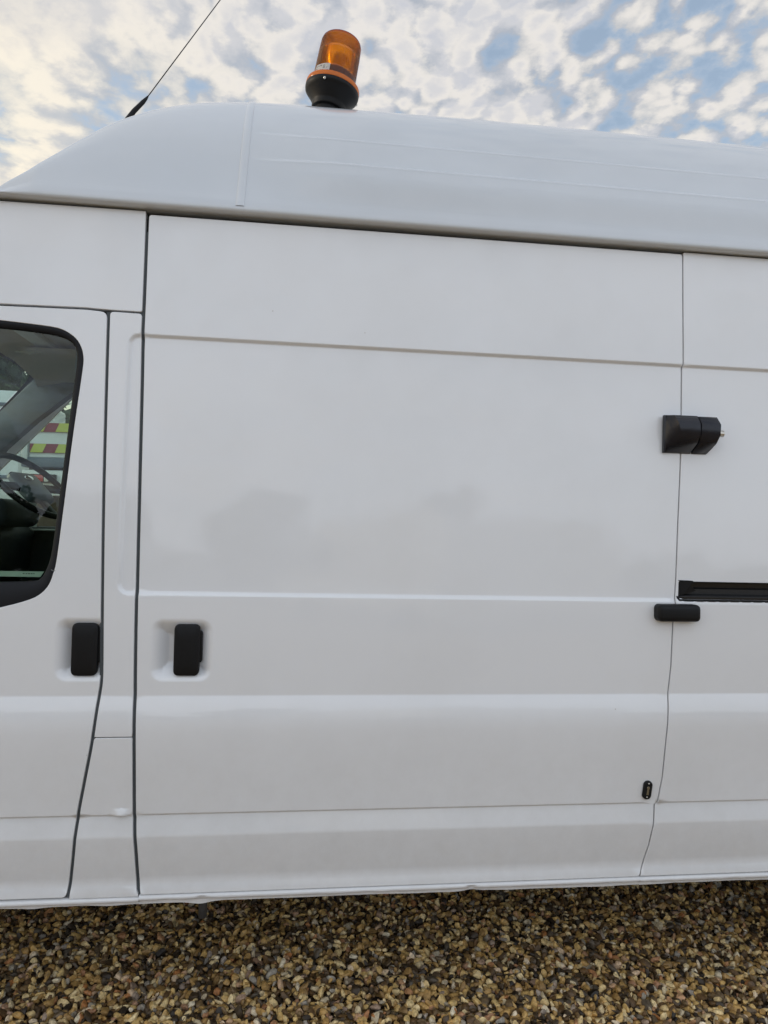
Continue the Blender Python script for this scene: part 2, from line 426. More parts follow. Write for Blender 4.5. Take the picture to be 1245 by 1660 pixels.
ZROWS = [.40, .425, .45, .475, .50, .515, .523, .527, .531, .54, .56, .570, .5755, .577, .5785, .580, .5815, .5825, .584, .586, .589, .593, .598, .605, .62, .65, .68, .71, .74, .765, .785, .80, .815,
         .83, .845, .858, .868, .873, .876, .880, .89, .91] + list(np.arange(.93, 1.12, .025)) + [1.124, 1.130, 1.133, 1.136, 1.139, 1.143, 1.15, 1.17] + \
        list(np.arange(1.2, 1.78, .03)) + [1.785, 1.795, 1.798, 1.8005, 1.803, 1.806, 1.809, 1.811, 1.816, 1.83] + list(np.arange(1.855, 2.15, .03))
def panel(name, outline, holes=(), bowl=None, parent=None, material=None, extra=None, depth=.020, flip=False, step=.012):
    """A pressed-steel panel: the flank's relief cut to an outline in (x, z), with a rolled edge all round."""
    outer = resample(outline, step)
    if area2(outer) < 0: outer = outer[::-1]
    loops = [outer]
    for h in holes:
        h = resample(h, step)
        if area2(h) > 0: h = h[::-1]
        loops.append(h)
    x0, z0 = outer.min(0); x1, z1 = outer.max(0)
    X = []; Z = []
    for z in ZROWS:
        if z0 < z < z1:
            xs = np.arange(x0 + .013, x1, .035); X += list(xs); Z += [z] * len(xs)
    if bowl:
        bx = (-.36, -.18) if bowl == 'slide' else (-.595, -.44)
        for x in np.arange(bx[0], bx[1], .005):
            for z in np.arange(.900, 1.085, .005): X.append(x); Z.append(z)
    for ex in (extra or []):
        for x in np.arange(ex[0], ex[1], ex[4]):
            for z in np.arange(ex[2], ex[3], ex[4]): X.append(x); Z.append(z)
    X = np.array(X); Z = np.array(Z)
    keep = inside(outer, X, Z) & (edge_dist(outer, X, Z) > .004)
    for h in loops[1:]: keep &= ~inside(h, X, Z) & (edge_dist(h, X, Z) > .004)
    pts = [tuple(p) for l in loops for p in l]; edges = []; k = 0
    for l in loops:
        n = len(l); edges += [(k + i, k + (i + 1) % n) for i in range(n)]; k += n
    nb = k
    pts += list(zip(X[keep], Z[keep]))
    vo, eo, fo, ov, oe, of = delaunay_2d_cdt([Vector(p) for p in pts], edges, [], 0, 1e-5, True)
    V2 = np.array([tuple(v) for v in vo]); T = np.array([tuple(f) for f in fo if len(f) == 3])
    cen = V2[T].mean(1)
    ok = inside(outer, cen[:, 0], cen[:, 1])
    for h in loops[1:]: ok &= ~inside(h, cen[:, 0], cen[:, 1])
    T = T[ok]
    a = V2[T]; ar = (a[:, 1, 0] - a[:, 0, 0]) * (a[:, 2, 1] - a[:, 0, 1]) - (a[:, 2, 0] - a[:, 0, 0]) * (a[:, 1, 1] - a[:, 0, 1])
    T = T[np.abs(ar) > 1e-9]; ar = ar[np.abs(ar) > 1e-9]
    T[ar < 0] = T[ar < 0][:, ::-1]
    dep = lambda x, z: side_depth(x, z, bowl)
    y = dep(V2[:, 0], V2[:, 1]); e = 5e-4
    nx = (dep(V2[:, 0] + e, V2[:, 1]) - dep(V2[:, 0] - e, V2[:, 1])) / (2 * e)
    nz = (dep(V2[:, 0], V2[:, 1] + e) - dep(V2[:, 0], V2[:, 1] - e)) / (2 * e)
    Nn = np.stack([nx, -np.ones_like(nx), nz], 1); Nn /= np.linalg.norm(Nn, axis=1)[:, None]
    verts = [(p[0], q, p[1]) for p, q in zip(V2, y)]; norms = [tuple(q) for q in Nn]; faces = [tuple(t) for t in T]
    inv = {}
    for i, src in enumerate(ov):
        for s in src: inv[s] = i
    k = 0
    for l in loops:
        n = len(l); idx = [inv[k + i] for i in range(n)]; k += n
        nxt = np.roll(l, -1, 0) - l; prv = l - np.roll(l, 1, 0)
        t = nxt / np.linalg.norm(nxt, axis=1)[:, None] + prv / np.linalg.norm(prv, axis=1)[:, None]; t /= np.linalg.norm(t, axis=1)[:, None]
        out = np.stack([t[:, 1], -t[:, 0]], 1)
        rings = [idx]
        for ofs, dy, wn in ((.0009, .0004, .45), (.0016, .0014, .85), (.0018, .0030, 1.), (.0018, depth, 1.)):
            ring = []
            for i in range(n):
                p = l[i] + out[i] * ofs; j = idx[i]
                ring.append(len(verts)); verts.append((p[0], y[j] + dy, p[1]))
                q = np.array([out[i][0], 0, out[i][1]]) * wn + Nn[j] * (1 - wn); q /= np.linalg.norm(q); norms.append(tuple(q))
            rings.append(ring)
        for a_, b_ in zip(rings[:-1], rings[1:]):
            for i in range(n):
                j = (i + 1) % n
                faces.append((a_[i], b_[i], b_[j], a_[j]))
    if flip:
        verts = [(v[0], 2 - v[1], v[2]) for v in verts]; norms = [(q[0], -q[1], q[2]) for q in norms]; faces = [f[::-1] for f in faces]
    return vp(name, verts, faces, material or M['paint'], parent, True, norms)

GA = [(-.4018, 2.1321), (-.3994, 1.9107), (-.3990, 1.7967), (-.3956, 1.6490), (-.3908, 1.3911), (-.3865, 1.1382), (-.3826, .9201), (-.3778, .7688), (-.3722, .5821), (-.3652, .4903), (-.3594, .4085), (-.3547, .3798)]
GB = [(-.4876, 1.8651), (-.4830, 1.6433), (-.4775, 1.3881), (-.4712, 1.1687), (-.4659, .9823), (-.4650, .9125), (-.4690, .8739), (-.4785, .7699), (-.4931, .6774), (-.5081, .5793), (-.5164, .4792), (-.5266, .3789)]
GC = [(1.1109, 2.1384), (1.1073, 1.9749), (1.1045, 1.8197), (1.1043, 1.8106), (1.1029, 1.7978), (1.0991, 1.6500), (1.0940, 1.5076), (1.0849, 1.3493), (1.0786, 1.2014), (1.0746, 1.1409), (1.0652, 1.0729), (1.0613, .9529), (1.0524, .8679),
      (1.0425, .7521), (1.0355, .6495), (1.0229, .5810), (1.0167, .5745), (1.0092, .5165), (1.0005, .4640), (.9871, .4108), (.9748, .3800)]
def densify(p, n=4):
    """Smooth a gap line (Catmull-Rom)."""
    P = [np.array(q) for q in p]; out = []
    for i in range(len(P) - 1):
        a, b, c, d = P[max(i - 1, 0)], P[i], P[i + 1], P[min(i + 2, len(P) - 1)]
        for t in np.arange(n) / n:
            out.append(.5 * ((2 * b) + (c - a) * t + (2 * a - 5 * b + 4 * c - d) * t * t + (3 * b - a - 3 * c + d) * t ** 3))
    out.append(P[-1]); return [tuple(q) for q in out]
GA = densify(GA); GB = densify(GB)
def shift(p, dx): return [(a + dx, b) for a, b in p]
def gA(z): q = sorted(GA, key=lambda t: t[1]); return float(np.interp(z, [t[1] for t in q], [t[0] for t in q]))
def gB(z): q = sorted(GB, key=lambda t: t[1]); return float(np.interp(z, [t[1] for t in q], [t[0] for t in q]))
WA, WB, WC = .0041 + .0018, .0037 + .0018, .0015 + .0018         # half gap + rolled edge
ZT, ZB = 2.1330, .3815
ga_r = shift(GA, WA); gc_l = shift(GC, -WC)
# sliding door
out = [(ga_r[0][0], ZT)] + ga_r[1:-1] + [(gA(ZB) + WA, ZB), (gc_l[-1][0] + .001, ZB)] + gc_l[::-1][1:-1] + [(gc_l[0][0], ZT + .0035)]
sliding_door = panel('sliding_door', rounded(out, .006, 5, only={0, len(ga_r) - 1, len(ga_r), len(out) - 1}), bowl='slide')
sliding_door['label'] = 'white sliding side door with recessed black handle'
# rear flank with the door's track cut into it
gc_r = shift(GC, WC)
wheel_x, wheel_z, arch = 2.05, .34, .43
arc = [(wheel_x + arch * math.cos(a), wheel_z + arch * math.sin(a)) for a in np.linspace(math.radians(5), math.radians(175), 24)]
out = [(gc_r[0][0], ZT + .0095)] + gc_r[1:-1] + [(gc_r[-1][0], ZB + .0005), (wheel_x - arch, ZB)] + arc[::-1] + [(wheel_x + arch, ZB), (3.38, ZB), (3.40, 1.1), (3.34, ZT + .0095)]
TRZ0, TRZ1 = 1.1405, 1.1895
track_hole = [(1.0835, TRZ0 - .001), (2.62, TRZ0 - .004), (2.62, TRZ1 - .003), (1.085, TRZ1)]
out = np.array(out)
rear_flank = panel('side_panel', rounded(out, .004, 4, only={0}), holes=[rounded(track_hole, .006)], extra=[(1.06, 1.13, 1.12, 1.20, .008)])
# pillar between the doors: an upper and a lower pressing
ga_l = shift(GA, -WA); gb_r = shift(GB, WB)
ZD = .7748
up = [(gB(1.8622) + WB, 1.8622)] + [p for p in gb_r if ZD + .008 < p[1] < 1.858] + [(gB(ZD) + WB, ZD + .0035), (gA(ZD) - WA, ZD + .0038)] + [p for p in ga_l[::-1] if ZD + .008 < p[1] < 1.858] + [(gA(1.862) - WA, 1.8615)]
pillar_u = panel('pillar_panel', rounded(up, .008, 5, only={0, len(up) - 1}), extra=[(-.455, -.39, 1.115, 1.825, .004)])
ZP = .3775
lo = [(gB(ZD) + WB, ZD - .002)] + [p for p in gb_r if .386 < p[1] < ZD - .006] + [(gb_r[-1][0], ZP), (gA(ZB) - WA + .004, ZP)] + [p for p in ga_l[::-1] if .386 < p[1] < ZD - .006] + [(gA(ZD) - WA, ZD - .0017)]
pillar_l = panel('pillar_panel', rounded(lo, .003, 3, only={0, len(lo) - 1}), extra=[(-.435, -.375, .575, .605, .0035)])
# panel over the cab door
hd = [(gA(2.13) - WA, ZT + .0090), (gA(1.87) - WA, 1.8700), (-.4891, 1.8700), (-.5432, 1.8722), (-.7548, 1.8690), (-1.39, 1.862), (-1.30, 2.0), (-1.19, 2.1365)]
header = panel('header_panel', rounded(hd, .003, 3, only={0, 1}))
# front door, with its window opening
WIN_O = [(-.7524, 1.8254), (-.6773, 1.8204), (-.6089, 1.8132), (-.5731, 1.7958), (-.5536, 1.7741), (-.5429, 1.7422), (-.5436, 1.6968), (-.5572, 1.5437), (-.5710, 1.3616), (-.5824, 1.2211), (-.5896, 1.1822), (-.5988, 1.1543), (-.6155, 1.1325),
         (-.6442, 1.1152), (-.7133, 1.0944), (-.86, 1.060), (-1.05, 1.048), (-1.30, 1.075), (-1.58, 1.150), (-1.66, 1.19), (-1.68, 1.23), (-1.64, 1.30), (-1.29, 1.765), (-1.22, 1.812), (-1.10, 1.830), (-.92, 1.830)]
WIN_I = [(-.7513, 1.8061), (-.6763, 1.8018), (-.6155, 1.7949), (-.5846, 1.7837), (-.5686, 1.7684), (-.5620, 1.7444), (-.5637, 1.7038), (-.5752, 1.5429), (-.5870, 1.3847), (-.5994, 1.2363), (-.6120, 1.1880), (-.6202, 1.1725), (-.6345, 1.1630),
         (-.7162, 1.1586), (-.86, 1.156), (-1.05, 1.155), (-1.30, 1.157), (-1.54, 1.178), (-1.62, 1.20), (-1.635, 1.23), (-1.60, 1.285), (-1.275, 1.735), (-1.21, 1.792), (-1.10, 1.810), (-.92, 1.811)]
WIN_O = densify(WIN_O, 3); WIN_I = densify(WIN_I, 3)
gb_l = shift(GB, -WB)
fd = [(gb_l[0][0], 1.8605)] + gb_l[1:-1] + [(gb_l[-1][0], .3815), (-1.42, .383), (-1.52, .62), (-1.60, .85), (-1.86, 1.14), (-1.87, 1.22), (-1.41, 1.822), (-1.34, 1.854), (-.7548, 1.8602), (-.5432, 1.8635)]
front_door = panel('front_door', rounded(fd, .014, 5, only={0, len(gb_l) - 1}), holes=[WIN_O], bowl='front', extra=[(-.66, -.535, 1.08, 1.85, .012)])
front_door['label'] = 'white cab door with black-framed window'
# windscreen pillar, front wing
wp = [(-1.30 - .125, 1.822), (-1.885, 1.22), (-1.93, 1.22), (-1.475, 1.80), (-1.40, 1.858), (-1.355, 1.858)]
panel('windscreen_pillar', wp)
fx = -2.02
arc2 = [(fx + .42 * math.cos(a), .34 + .42 * math.sin(a)) for a in np.linspace(math.radians(5), math.radians(175), 24)]
wing = [(-1.43, .383), (-1.53, .62), (-1.61, .85), (-1.87, 1.14), (-1.89, 1.20), (-2.2, 1.16), (-2.60, .98), (-2.72, .80), (-2.74, .40), (-2.45, .383)] + arc2[::-1] + [(-1.60, .383)]
panel('front_wing', wing)
# far side, mirrored and without seams
fs = [(-1.43, .383), (-1.61, .85), (-1.87, 1.14), (-1.89, 1.22), (-1.40, 1.858), (-1.19, 2.1285), (3.34, 2.139), (3.40, 1.1), (3.38, ZB)]
FAR_WIN = rounded([(-.60, 1.97), (-.62, 1.17), (-1.62, 1.17), (-1.79, 1.21), (-1.085, 1.975)], .03, 4)
panel('far_side_panel', fs, holes=[FAR_WIN], flip=True, step=.05)

# seals seen in the gaps, and the dark shell behind the panels
def ribbon(name, line, w, d, material, parent=None):
    line = resample(line + line[::-1], .02)[: None]
    n = len(line) // 2; line = line[:n]
    V = []; Fs = []
    for i, (x, z) in enumerate(line):
        y = float(side_depth(x, z)) + d
        V += [(x - w, y, z), (x + w, y, z), (x - w, y + .006, z), (x + w, y + .006, z)]
    for i in range(n - 1):
        a, b = 4 * i, 4 * i + 4
        Fs += [(a, a + 1, b + 1, b), (a + 2, b + 2, b + 3, a + 3), (a, b, b + 2, a + 2), (a + 1, a + 3, b + 3, b + 1)]
    return vp(name, V, Fs, material, parent)
ribbon('door_seal', [(x, z) for x, z in GA if z < 2.125], .011, .0085, M['seal'])
ribbon('door_seal', GB, .0062, .0075, M['seal'])
ribbon('door_seal', [(x, z) for x, z in GC if z < 2.13 and not 1.13 < z < 1.20], .008, .0085, M['seal'])
bm = bmesh.new(); box_bm(bm, (-.56, .125, .346), (3.30, 1.90, 2.14)); vbm('body_shell', bm, M['dark'])
bm = bmesh.new()
box_bm(bm, (-.55, .050, .36), (3.30, .124, .905)); box_bm(bm, (-.55, .052, 1.08), (1.06, .124, 1.70)); box_bm(bm, (-.55, .0785, 1.7003), (3.29, .1235, 2.128)); box_bm(bm, (1.06, .052, .906), (3.30, .1238, 1.12)); box_bm(bm, (1.062, .052, 1.21), (3.298, .1238, 1.70))
vbm('inner_skin', bm, M['dark'])
bm = bmesh.new(); box_bm(bm, (-2.6, .12, .3385), (3.30, 1.90, .3455)); vbm('underbody', bm, M['dark'])
bm = bmesh.new()
box_bm(bm, (-1.15, .075, 1.832), (-.5605, .13, 2.12)); vbm('door_frame', bm, M['trim'], front_door)
bm = bmesh.new(); box_bm(bm, (-1.45, .070, .39), (-.5605, .115, 1.04)); vbm('door_inner_panel', bm, M['trim'], front_door)

# sill flange under the doors: rolled lip and the spot-welded seam beneath it
def sill(name, x0, x1, zt):
    xs = np.append(np.arange(x0, x1 - .002, .008), x1); V = []; Fs = []
    rng = np.random.RandomState(5)
    wob = np.interp(xs, np.linspace(x0, x1, 40), rng.normal(0, .0006, 40))
    low = .3545 + np.interp(xs, np.linspace(x0, x1, 26), rng.uniform(-.0010, .0012, 26))
    for xc, w, h in ((-.205, .028, -.0055), (-.61, .030, -.003), (-.42, .05, -.003), (.503, .02, .004), (.85, .10, -.002)):
        low = low + h * np.exp(-((xs - xc) / w) ** 2)
    dent = .007 * np.exp(-((xs - .503) / .010) ** 2) + .004 * np.exp(-((xs + .20) / .012) ** 2)
    m = 0
    for i, x in enumerate(xs):
        pr = [(.030, zt), (.002, zt), (-.0085, zt - .0012), (-.0120, zt - .0040), (-.0135 + dent[i], zt - .0085 + wob[i]), (-.0115 + dent[i], zt - .0130 + wob[i]), (-.0065, zt - .0155 + wob[i]),
              (-.0035, zt - .0168 + wob[i]), (-.0030, low[i] + .001), (.0, low[i]), (.006, low[i]), (.03, zt - .02)]
        V += [(x, a, b) for a, b in pr]; m = len(pr)
    for i in range(len(xs) - 1):
        for k in range(m - 1):
            a = i * m + k; Fs.append((a, a + m, a + m + 1, a + 1)[::-1])
    o = vp(name, V, Fs, M['paint'], None, True)
    o.data.set_sharp_from_angle(angle=math.radians(50)); return o
sill('sill', -1.45, -.35465, .3760); sill('sill', -.35435, .97510, .3790); sill('sill', .97545, 1.62, .3785)

# ------------------------------------------------------------------ high roof
HT = [(-1.14, -.041), (-.9, -.041), (-.80, -.040), (-.75, .0029), (-.70, .0494), (-.65, .1091), (-.6, .173), (-.5, .2771), (-.4, .3423), (-.3, .3820), (-.2, .4022), (-.1, .4122), (0, .4173), (.25, .4234), (.5, .4304), (1., .4343), (1.5, .4330), (3.0, .433), (3.25, .42), (3.34, .37)]
def roof_h(x):
    xs = np.array([a for a, b in HT]); hs = np.array([b for a, b in HT]); i = int(np.clip(np.searchsorted(xs, x) - 1, 0, len(xs) - 2))
    def sl(k):
        if k == 0 or k == len(xs) - 1: return 0.
        a, b = (hs[k] - hs[k - 1]) / (xs[k] - xs[k - 1]), (hs[k + 1] - hs[k]) / (xs[k + 1] - xs[k])
        return 0. if a * b <= 0 else 2 * a * b / (a + b)
    h = xs[i + 1] - xs[i]; t = (x - xs[i]) / h
    return float((1 + 2 * t) * (1 - t) ** 2 * hs[i] + t * (1 - t) ** 2 * h * sl(i) + t * t * (3 - 2 * t) * hs[i + 1] + t * t * (t - 1) * h * sl(i + 1))
def roof_mesh(name, xs, lift=0., lo=0, hi=None, parent=None, close=False):
    V = []; Fs = []; m = None
    for x in xs:
        y, z = roof_points(x, roof_h(x)); n0 = len(y)
        y = y[lo:hi]; z = z[lo:hi]
        if lift:
            ty, tz = np.gradient(y), np.gradient(z); L_ = np.hypot(ty, tz); y = y - lift * tz / L_; z = z + lift * ty / L_
        if close is False and lift == 0:
            y = np.concatenate([y, 2 - y[::-1][1:]]); z = np.concatenate([z, z[::-1][1:]])
        m = len(y); V += [(x, a, b) for a, b in zip(y, z)]
    for i in range(len(xs) - 1):
        for k in range(m - 1):
            a = i * m + k; Fs.append((a, a + m, a + m + 1, a + 1)[::-1])
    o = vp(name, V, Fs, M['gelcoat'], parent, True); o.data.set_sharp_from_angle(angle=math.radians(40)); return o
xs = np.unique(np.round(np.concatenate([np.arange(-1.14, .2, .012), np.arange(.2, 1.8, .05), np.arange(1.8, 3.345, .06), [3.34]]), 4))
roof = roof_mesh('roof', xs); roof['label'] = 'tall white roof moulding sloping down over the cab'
# band over the roof's joint: a strip 3 mm proud with rounded edges
V = []; Fs = []
prof = [(-.1675, .0002), (-.1668, .0012), (-.1650, .0022), (-.156, .0026), (-.1470, .0022), (-.1452, .0012), (-.1445, .0002)]
cols = []
for x, l in prof:
    y, z = roof_points(x, roof_h(x)); y = y[7:]; z = z[7:]
    ty, tz = np.gradient(y), np.gradient(z); q = np.hypot(ty, tz); y, z = y - l * tz / q, z + l * ty / q
    cols.append([(x + (.008 * (1 - float(np.clip((b - 2.15) / .38, 0, 1)))) * -1.2 + .006, a, b) for a, b in zip(y, z)])
m = len(cols[0])
for c in cols: V += c
for i in range(len(cols) - 1):
    for k in range(m - 1):
        a = i * m + k; Fs.append((a, a + m, a + m + 1, a + 1)[::-1])
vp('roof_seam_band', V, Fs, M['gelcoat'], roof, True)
# slab under the roof that closes the gap behind the lip
bm = bmesh.new(); box_bm(bm, (-1.10, .088, 2.128), (3.30, 1.91, 2.1445)); vbm('roof_rail', bm, M['dark'], roof)
# rear doors and nose, plain: they face away from here
bm = bmesh.new(); box_bm(bm, (3.30, .10, .40), (3.36, 1.0, 2.13), .02); vbm('rear_door', bm, M['paint'])
bm = bmesh.new(); box_bm(bm, (3.30, 1.003, .40), (3.36, 1.90, 2.13), .02); vbm('rear_door', bm, M['paint'])
bm = bmesh.new(); box_bm(bm, (-1.12, .10, 2.05), (-1.02, 1.90, 2.20), .01); vbm('roof_front_rail', bm, M['paint'], roof)
# bonnet
V = []
for y, k in ((.03, .0), (.2, .03), (1.0, .06), (1.8, .03), (1.97, .0)):
    V += [(-1.885, y, 1.205 + k), (-2.2, y, 1.165 + k), (-2.60 - k, y, .985 + k * .5), (-2.73 - k, y, .80), (-2.75 - k, y, .40)]
Fs = [(5 * i + k, 5 * i + k + 1, 5 * i + k + 6, 5 * i + k + 5) for i in range(4) for k in range(4)]
bon = vp('bonnet', V, Fs, M['paint'], None, True); bon.data.set_sharp_from_angle(angle=math.radians(28))

# ------------------------------------------------------------------ door furniture
def plate(outline, yf, yb, rim=.004, seg=4, crown=0., tilt=0.):
    """Slab with a rounded front rim, outline in (x, z), front towards -y."""
    P = np.asarray(outline, float)
    if area2(P) < 0: P = P[::-1]
    c = P.mean(0); n = len(P)
    nxt = np.roll(P, -1, 0) - P; prv = P - np.roll(P, 1, 0)
    t = nxt / (np.linalg.norm(nxt, axis=1)[:, None] + 1e-9) + prv / (np.linalg.norm(prv, axis=1)[:, None] + 1e-9); t /= np.linalg.norm(t, axis=1)[:, None] + 1e-9
    out = np.stack([t[:, 1], -t[:, 0]], 1); hz = np.abs(P[:, 1] - c[1]).max()
    V = []; Fs = []; rings = []
    def ring(Q, y):
        rings.append(list(range(len(V), len(V) + n)))
        for q in Q: V.append((q[0], y + crown * ((q[1] - c[1]) / hz) ** 2 + tilt * (q[1] - c[1]), q[1]))
    ring(c + (P - c) * .5, yf)
    for k in range(seg + 1):
        a = math.pi / 2 * k / seg; ring(P - out * rim * (1 - math.sin(a)), yf + rim * (1 - math.cos(a)))
    ring(P, yb)
    for a, b in zip(rings[:-1], rings[1:]):
        for i in range(n):
            j = (i + 1) % n; Fs.append((a[i], b[i], b[j], a[j]))
    Fs.append(tuple(rings[0])); Fs.append(tuple(rings[-1][::-1]))
    return V, Fs
def join(*vf):
    V = []; Fs = []
    for v, f in vf:
        k = len(V); V += list(v); Fs += [tuple(i + k for i in q) for q in f]
    return V, Fs
def rrect(x0, x1, z0, z1, r, n=6): return rounded([(x0, z0), (x1, z0), (x1, z1), (x0, z1)], r, n)
def handle(parent, x0, x1, z0, z1, yf, lean_x=0., label=None):
    a = plate(rrect(x0, x1, z0, z1, .015), yf, yf + .016, .005, crown=.0035)
    b = plate(rrect(x0 + .012, x1 + .006, z0 + .032, z1 - .018, .008), yf + .015, yf + .040, .003)
    v, f = join(a, b)
    o = vp('door_handle', v, f, M['black'], parent, True); o.data.set_sharp_from_angle(angle=math.radians(40))
    return o
handle(sliding_door, -.2895, -.2250, .9265, 1.0585, -.006)
handle(front_door, -.5400, -.4765, .9265, 1.0595, -.006)

# roller cover low on the seam
bm = bmesh.new(); box_bm(bm, (1.0085, -.030, 1.0790), (1.1335, .028, 1.1265), .0125, 4)
for v in bm.verts:
    v.co.x += -.0035 * (v.co.z - 1.1) / .024 * 0; v.co.z -= .014 * (v.co.x - 1.08) * .12
vbm('roller_cover', bm, M['black'], sliding_door, True, 40)

# high-security hasp over the door seam
def facet_section(top, bot, d0, d1):
    return [(d0, bot), (d0 - .006, bot + .003), (d1 + .014, bot + .026), (d1, bot + .050), (d1, bot + .080), (d1 + .016, top - .004), (d0 - .004, top), (d0, top)]
def loft(secs):
    V = []; Fs = []; m = len(secs[0][1])
    for x, s in secs:
        for j, (y, z) in enumerate(s): V.append((x[j] if isinstance(x, (list, tuple)) else x, y, z))
    for i in range(len(secs) - 1):
        for k in range(m):
            q = (k + 1) % m; a, b = i * m, (i + 1) * m
            Fs.append((a + k, a + q, b + q, b + k))
    Fs.append(tuple(range(m))); Fs.append(tuple(range((len(secs) - 1) * m, len(secs) * m))[::-1])
    return V, Fs
LT, LB, Y0 = 1.6575, 1.5510, .027
flat = [(Y0, LB), (Y0 - .010, LB), (Y0 - .010, LB + .026), (Y0 - .010, LB + .050), (Y0 - .010, LB + .080), (Y0 - .010, LT - .001), (Y0 - .010, LT), (Y0, LT)]
full = facet_section(LT, LB, Y0, Y0 - .056)
mid = [tuple(np.array(a) * .45 + np.array(b) * .55) for a, b in zip(flat, full)]
lock = vp('security_lock', *loft([(1.0380, flat), (1.0425, [(a - .004 if j in (2, 3, 4) else a, b) for j, (a, b) in enumerate(flat)]), ([1.044, 1.045, 1.052, 1.048, 1.046, 1.045, 1.044, 1.044], mid), ([1.050, 1.052, 1.076, 1.064, 1.056, 1.052, 1.05, 1.05], full), (1.1200, full), (1.1215, [(a + .0025 if 0 < j < 7 else a, b) for j, (a, b) in enumerate(full)])]), M['satin'], None, True); lock.data.set_sharp_from_angle(angle=math.radians(52))
lock['label'] = 'black faceted security lock over the rear door seam'
ins = [(a + .006 if 0 < j < 7 else a, b + (.004 if b < 1.6 else -.004)) for j, (a, b) in enumerate(full)]
b1 = loft([(1.1220, ins), (1.1255, ins)])
full2 = [(a + .001 if 0 < j < 7 else a, b - .001 * (b > 1.6)) for j, (a, b) in enumerate(full)]
cap = [(Y0, LB + .020), (Y0 - .012, LB + .018), (Y0 - .034, LB + .034), (Y0 - .042, LB + .052), (Y0 - .042, LB + .076), (Y0 - .034, LT - .014), (Y0 - .012, LT - .008), (Y0, LT - .008)]
b2 = loft([(1.1257, [(a + .0025 if 0 < j < 7 else a, b) for j, (a, b) in enumerate(full2)]), (1.1275, full2), ([1.170, 1.172, 1.177, 1.181, 1.182, 1.179, 1.177, 1.177], full2), (1.1840, cap)])
v, f = join(b1, b2); vp('lock_barrel', v, f, M['satin'], lock, True).data.set_sharp_from_angle(angle=math.radians(52))
v, f = lathe([(.0001, .0245), (.007, .0245), (.0095, .0225), (.0095, -.01)], 20, Matrix.Translation((1.1840, Y0 - .024, LB + .058)) @ Matrix.Rotation(math.pi / 2, 4, 'Y'))
vp('lock_cylinder', v, f, M['steel'], lock, True)

# oval door lock low on the sliding door
c = np.array((.9905, .6165)); ang = math.radians(-8); ca, sa = math.cos(ang), math.sin(ang)
def rot2(P): return [(c[0] + x * ca - z * sa, c[1] + x * sa + z * ca) for x, z in P]
yk = float(side_depth(*c))
ov = [(.0125 * math.cos(a), .0125 * math.sin(a) + (.013 if math.sin(a) > 0 else -.013)) for a in np.linspace(0, 2 * math.pi, 29)[:-1]]
v, f = plate(rot2(ov), yk - .0075, yk + .004, .003); esc = vp('lock_plate', v, f, M['black'], sliding_door, True); esc.data.set_sharp_from_angle(angle=math.radians(40))
ky = [(.0042 * math.cos(a), .0065 + .0042 * math.sin(a)) for a in np.linspace(math.radians(-50), math.radians(230), 14)] + [(-.0030, -.0125), (.0030, -.0125)]
v, f = plate(rot2(ky), yk - .0088, yk, .0008); vp('lock_cylinder', v, f, mat('brass_cylinder', (.30, .27, .20), rough=.35, metal=.9, noise=.3, nscale=300), sliding_door)
for zz in (.0185, -.0185):
    p = rot2([(0, zz)])[0]
    v, f = lathe([(.0001, .0014), (.0018, .0010), (.0022, 0)], 12, Matrix.Translation((p[0], yk - .0074, p[1])) @ Matrix.Rotation(math.pi / 2, 4, 'X'))
    vp('screw', v, f, M['steel'], sliding_door, True)

# sliding-door track: a black channel let into the flank
V = []; Fs = []
prof = [(-.001, TRZ1 - .0008), (.003, TRZ1 - .003), (.030, TRZ1 - .004), (.032, TRZ0 + .030), (.022, TRZ0 + .026), (.022, TRZ0 + .012), (.012, TRZ0 + .009), (-.001, TRZ0 + .008), (-.0045, TRZ0 + .005), (-.004, TRZ0 - .0005), (.010, TRZ0 - .001)]
xs = [1.0835, 1.10, 1.3, 1.9, 2.62]
for i, x in enumerate(xs):
    b = float(side_depth(1.4, 1.165)); s = -.002 * (x - 1.08)
    V += [(x, b + a + (.012 if (i == 0 and a < .01) else 0), z + s) for a, z in prof]
m = len(prof)
for i in range(len(xs) - 1):
    for k in range(m - 1):
        a = i * m + k; Fs.append((a, a + m, a + m + 1, a + 1)[::-1])
track = vp('door_track', V, Fs, mat('track_black', (.010, .010, .011), rough=.35, noise=.5, nscale=60), rear_flank)
b = float(side_depth(1.4, 1.165))
V = [(1.0810, b + .004, TRZ0 + .010), (1.0815, b + .001, TRZ1 + .0030), (1.115, b - .0025, TRZ1 + .0022), (1.128, b - .001, TRZ1 + .0012), (1.1340, b + .001, TRZ1 - .0060), (1.120, b - .0005, TRZ1 - .0100), (1.1400, b + .004, TRZ0 + .022), (1.10, b + .002, TRZ0 + .010)]
V += [(x, y + .02, z) for x, y, z in V]
Fs = [tuple(range(8))] + [(i, i + 8, (i + 1) % 8 + 8, (i + 1) % 8) for i in range(8)]
vp('track_end_cover', V, Fs, M['black'], rear_flank)
v, f = tube([(1.081, b + .002, TRZ0 + .006), (1.0865, b - .004, TRZ0 - .004), (1.11, b - .005, TRZ0 - .0048), (1.3, b - .005, TRZ0 - .005), (2.62, b - .005, TRZ0 - .008)], .0032, 8)
vp('track_lip_seal', v, f, M['black'], rear_flank, True)

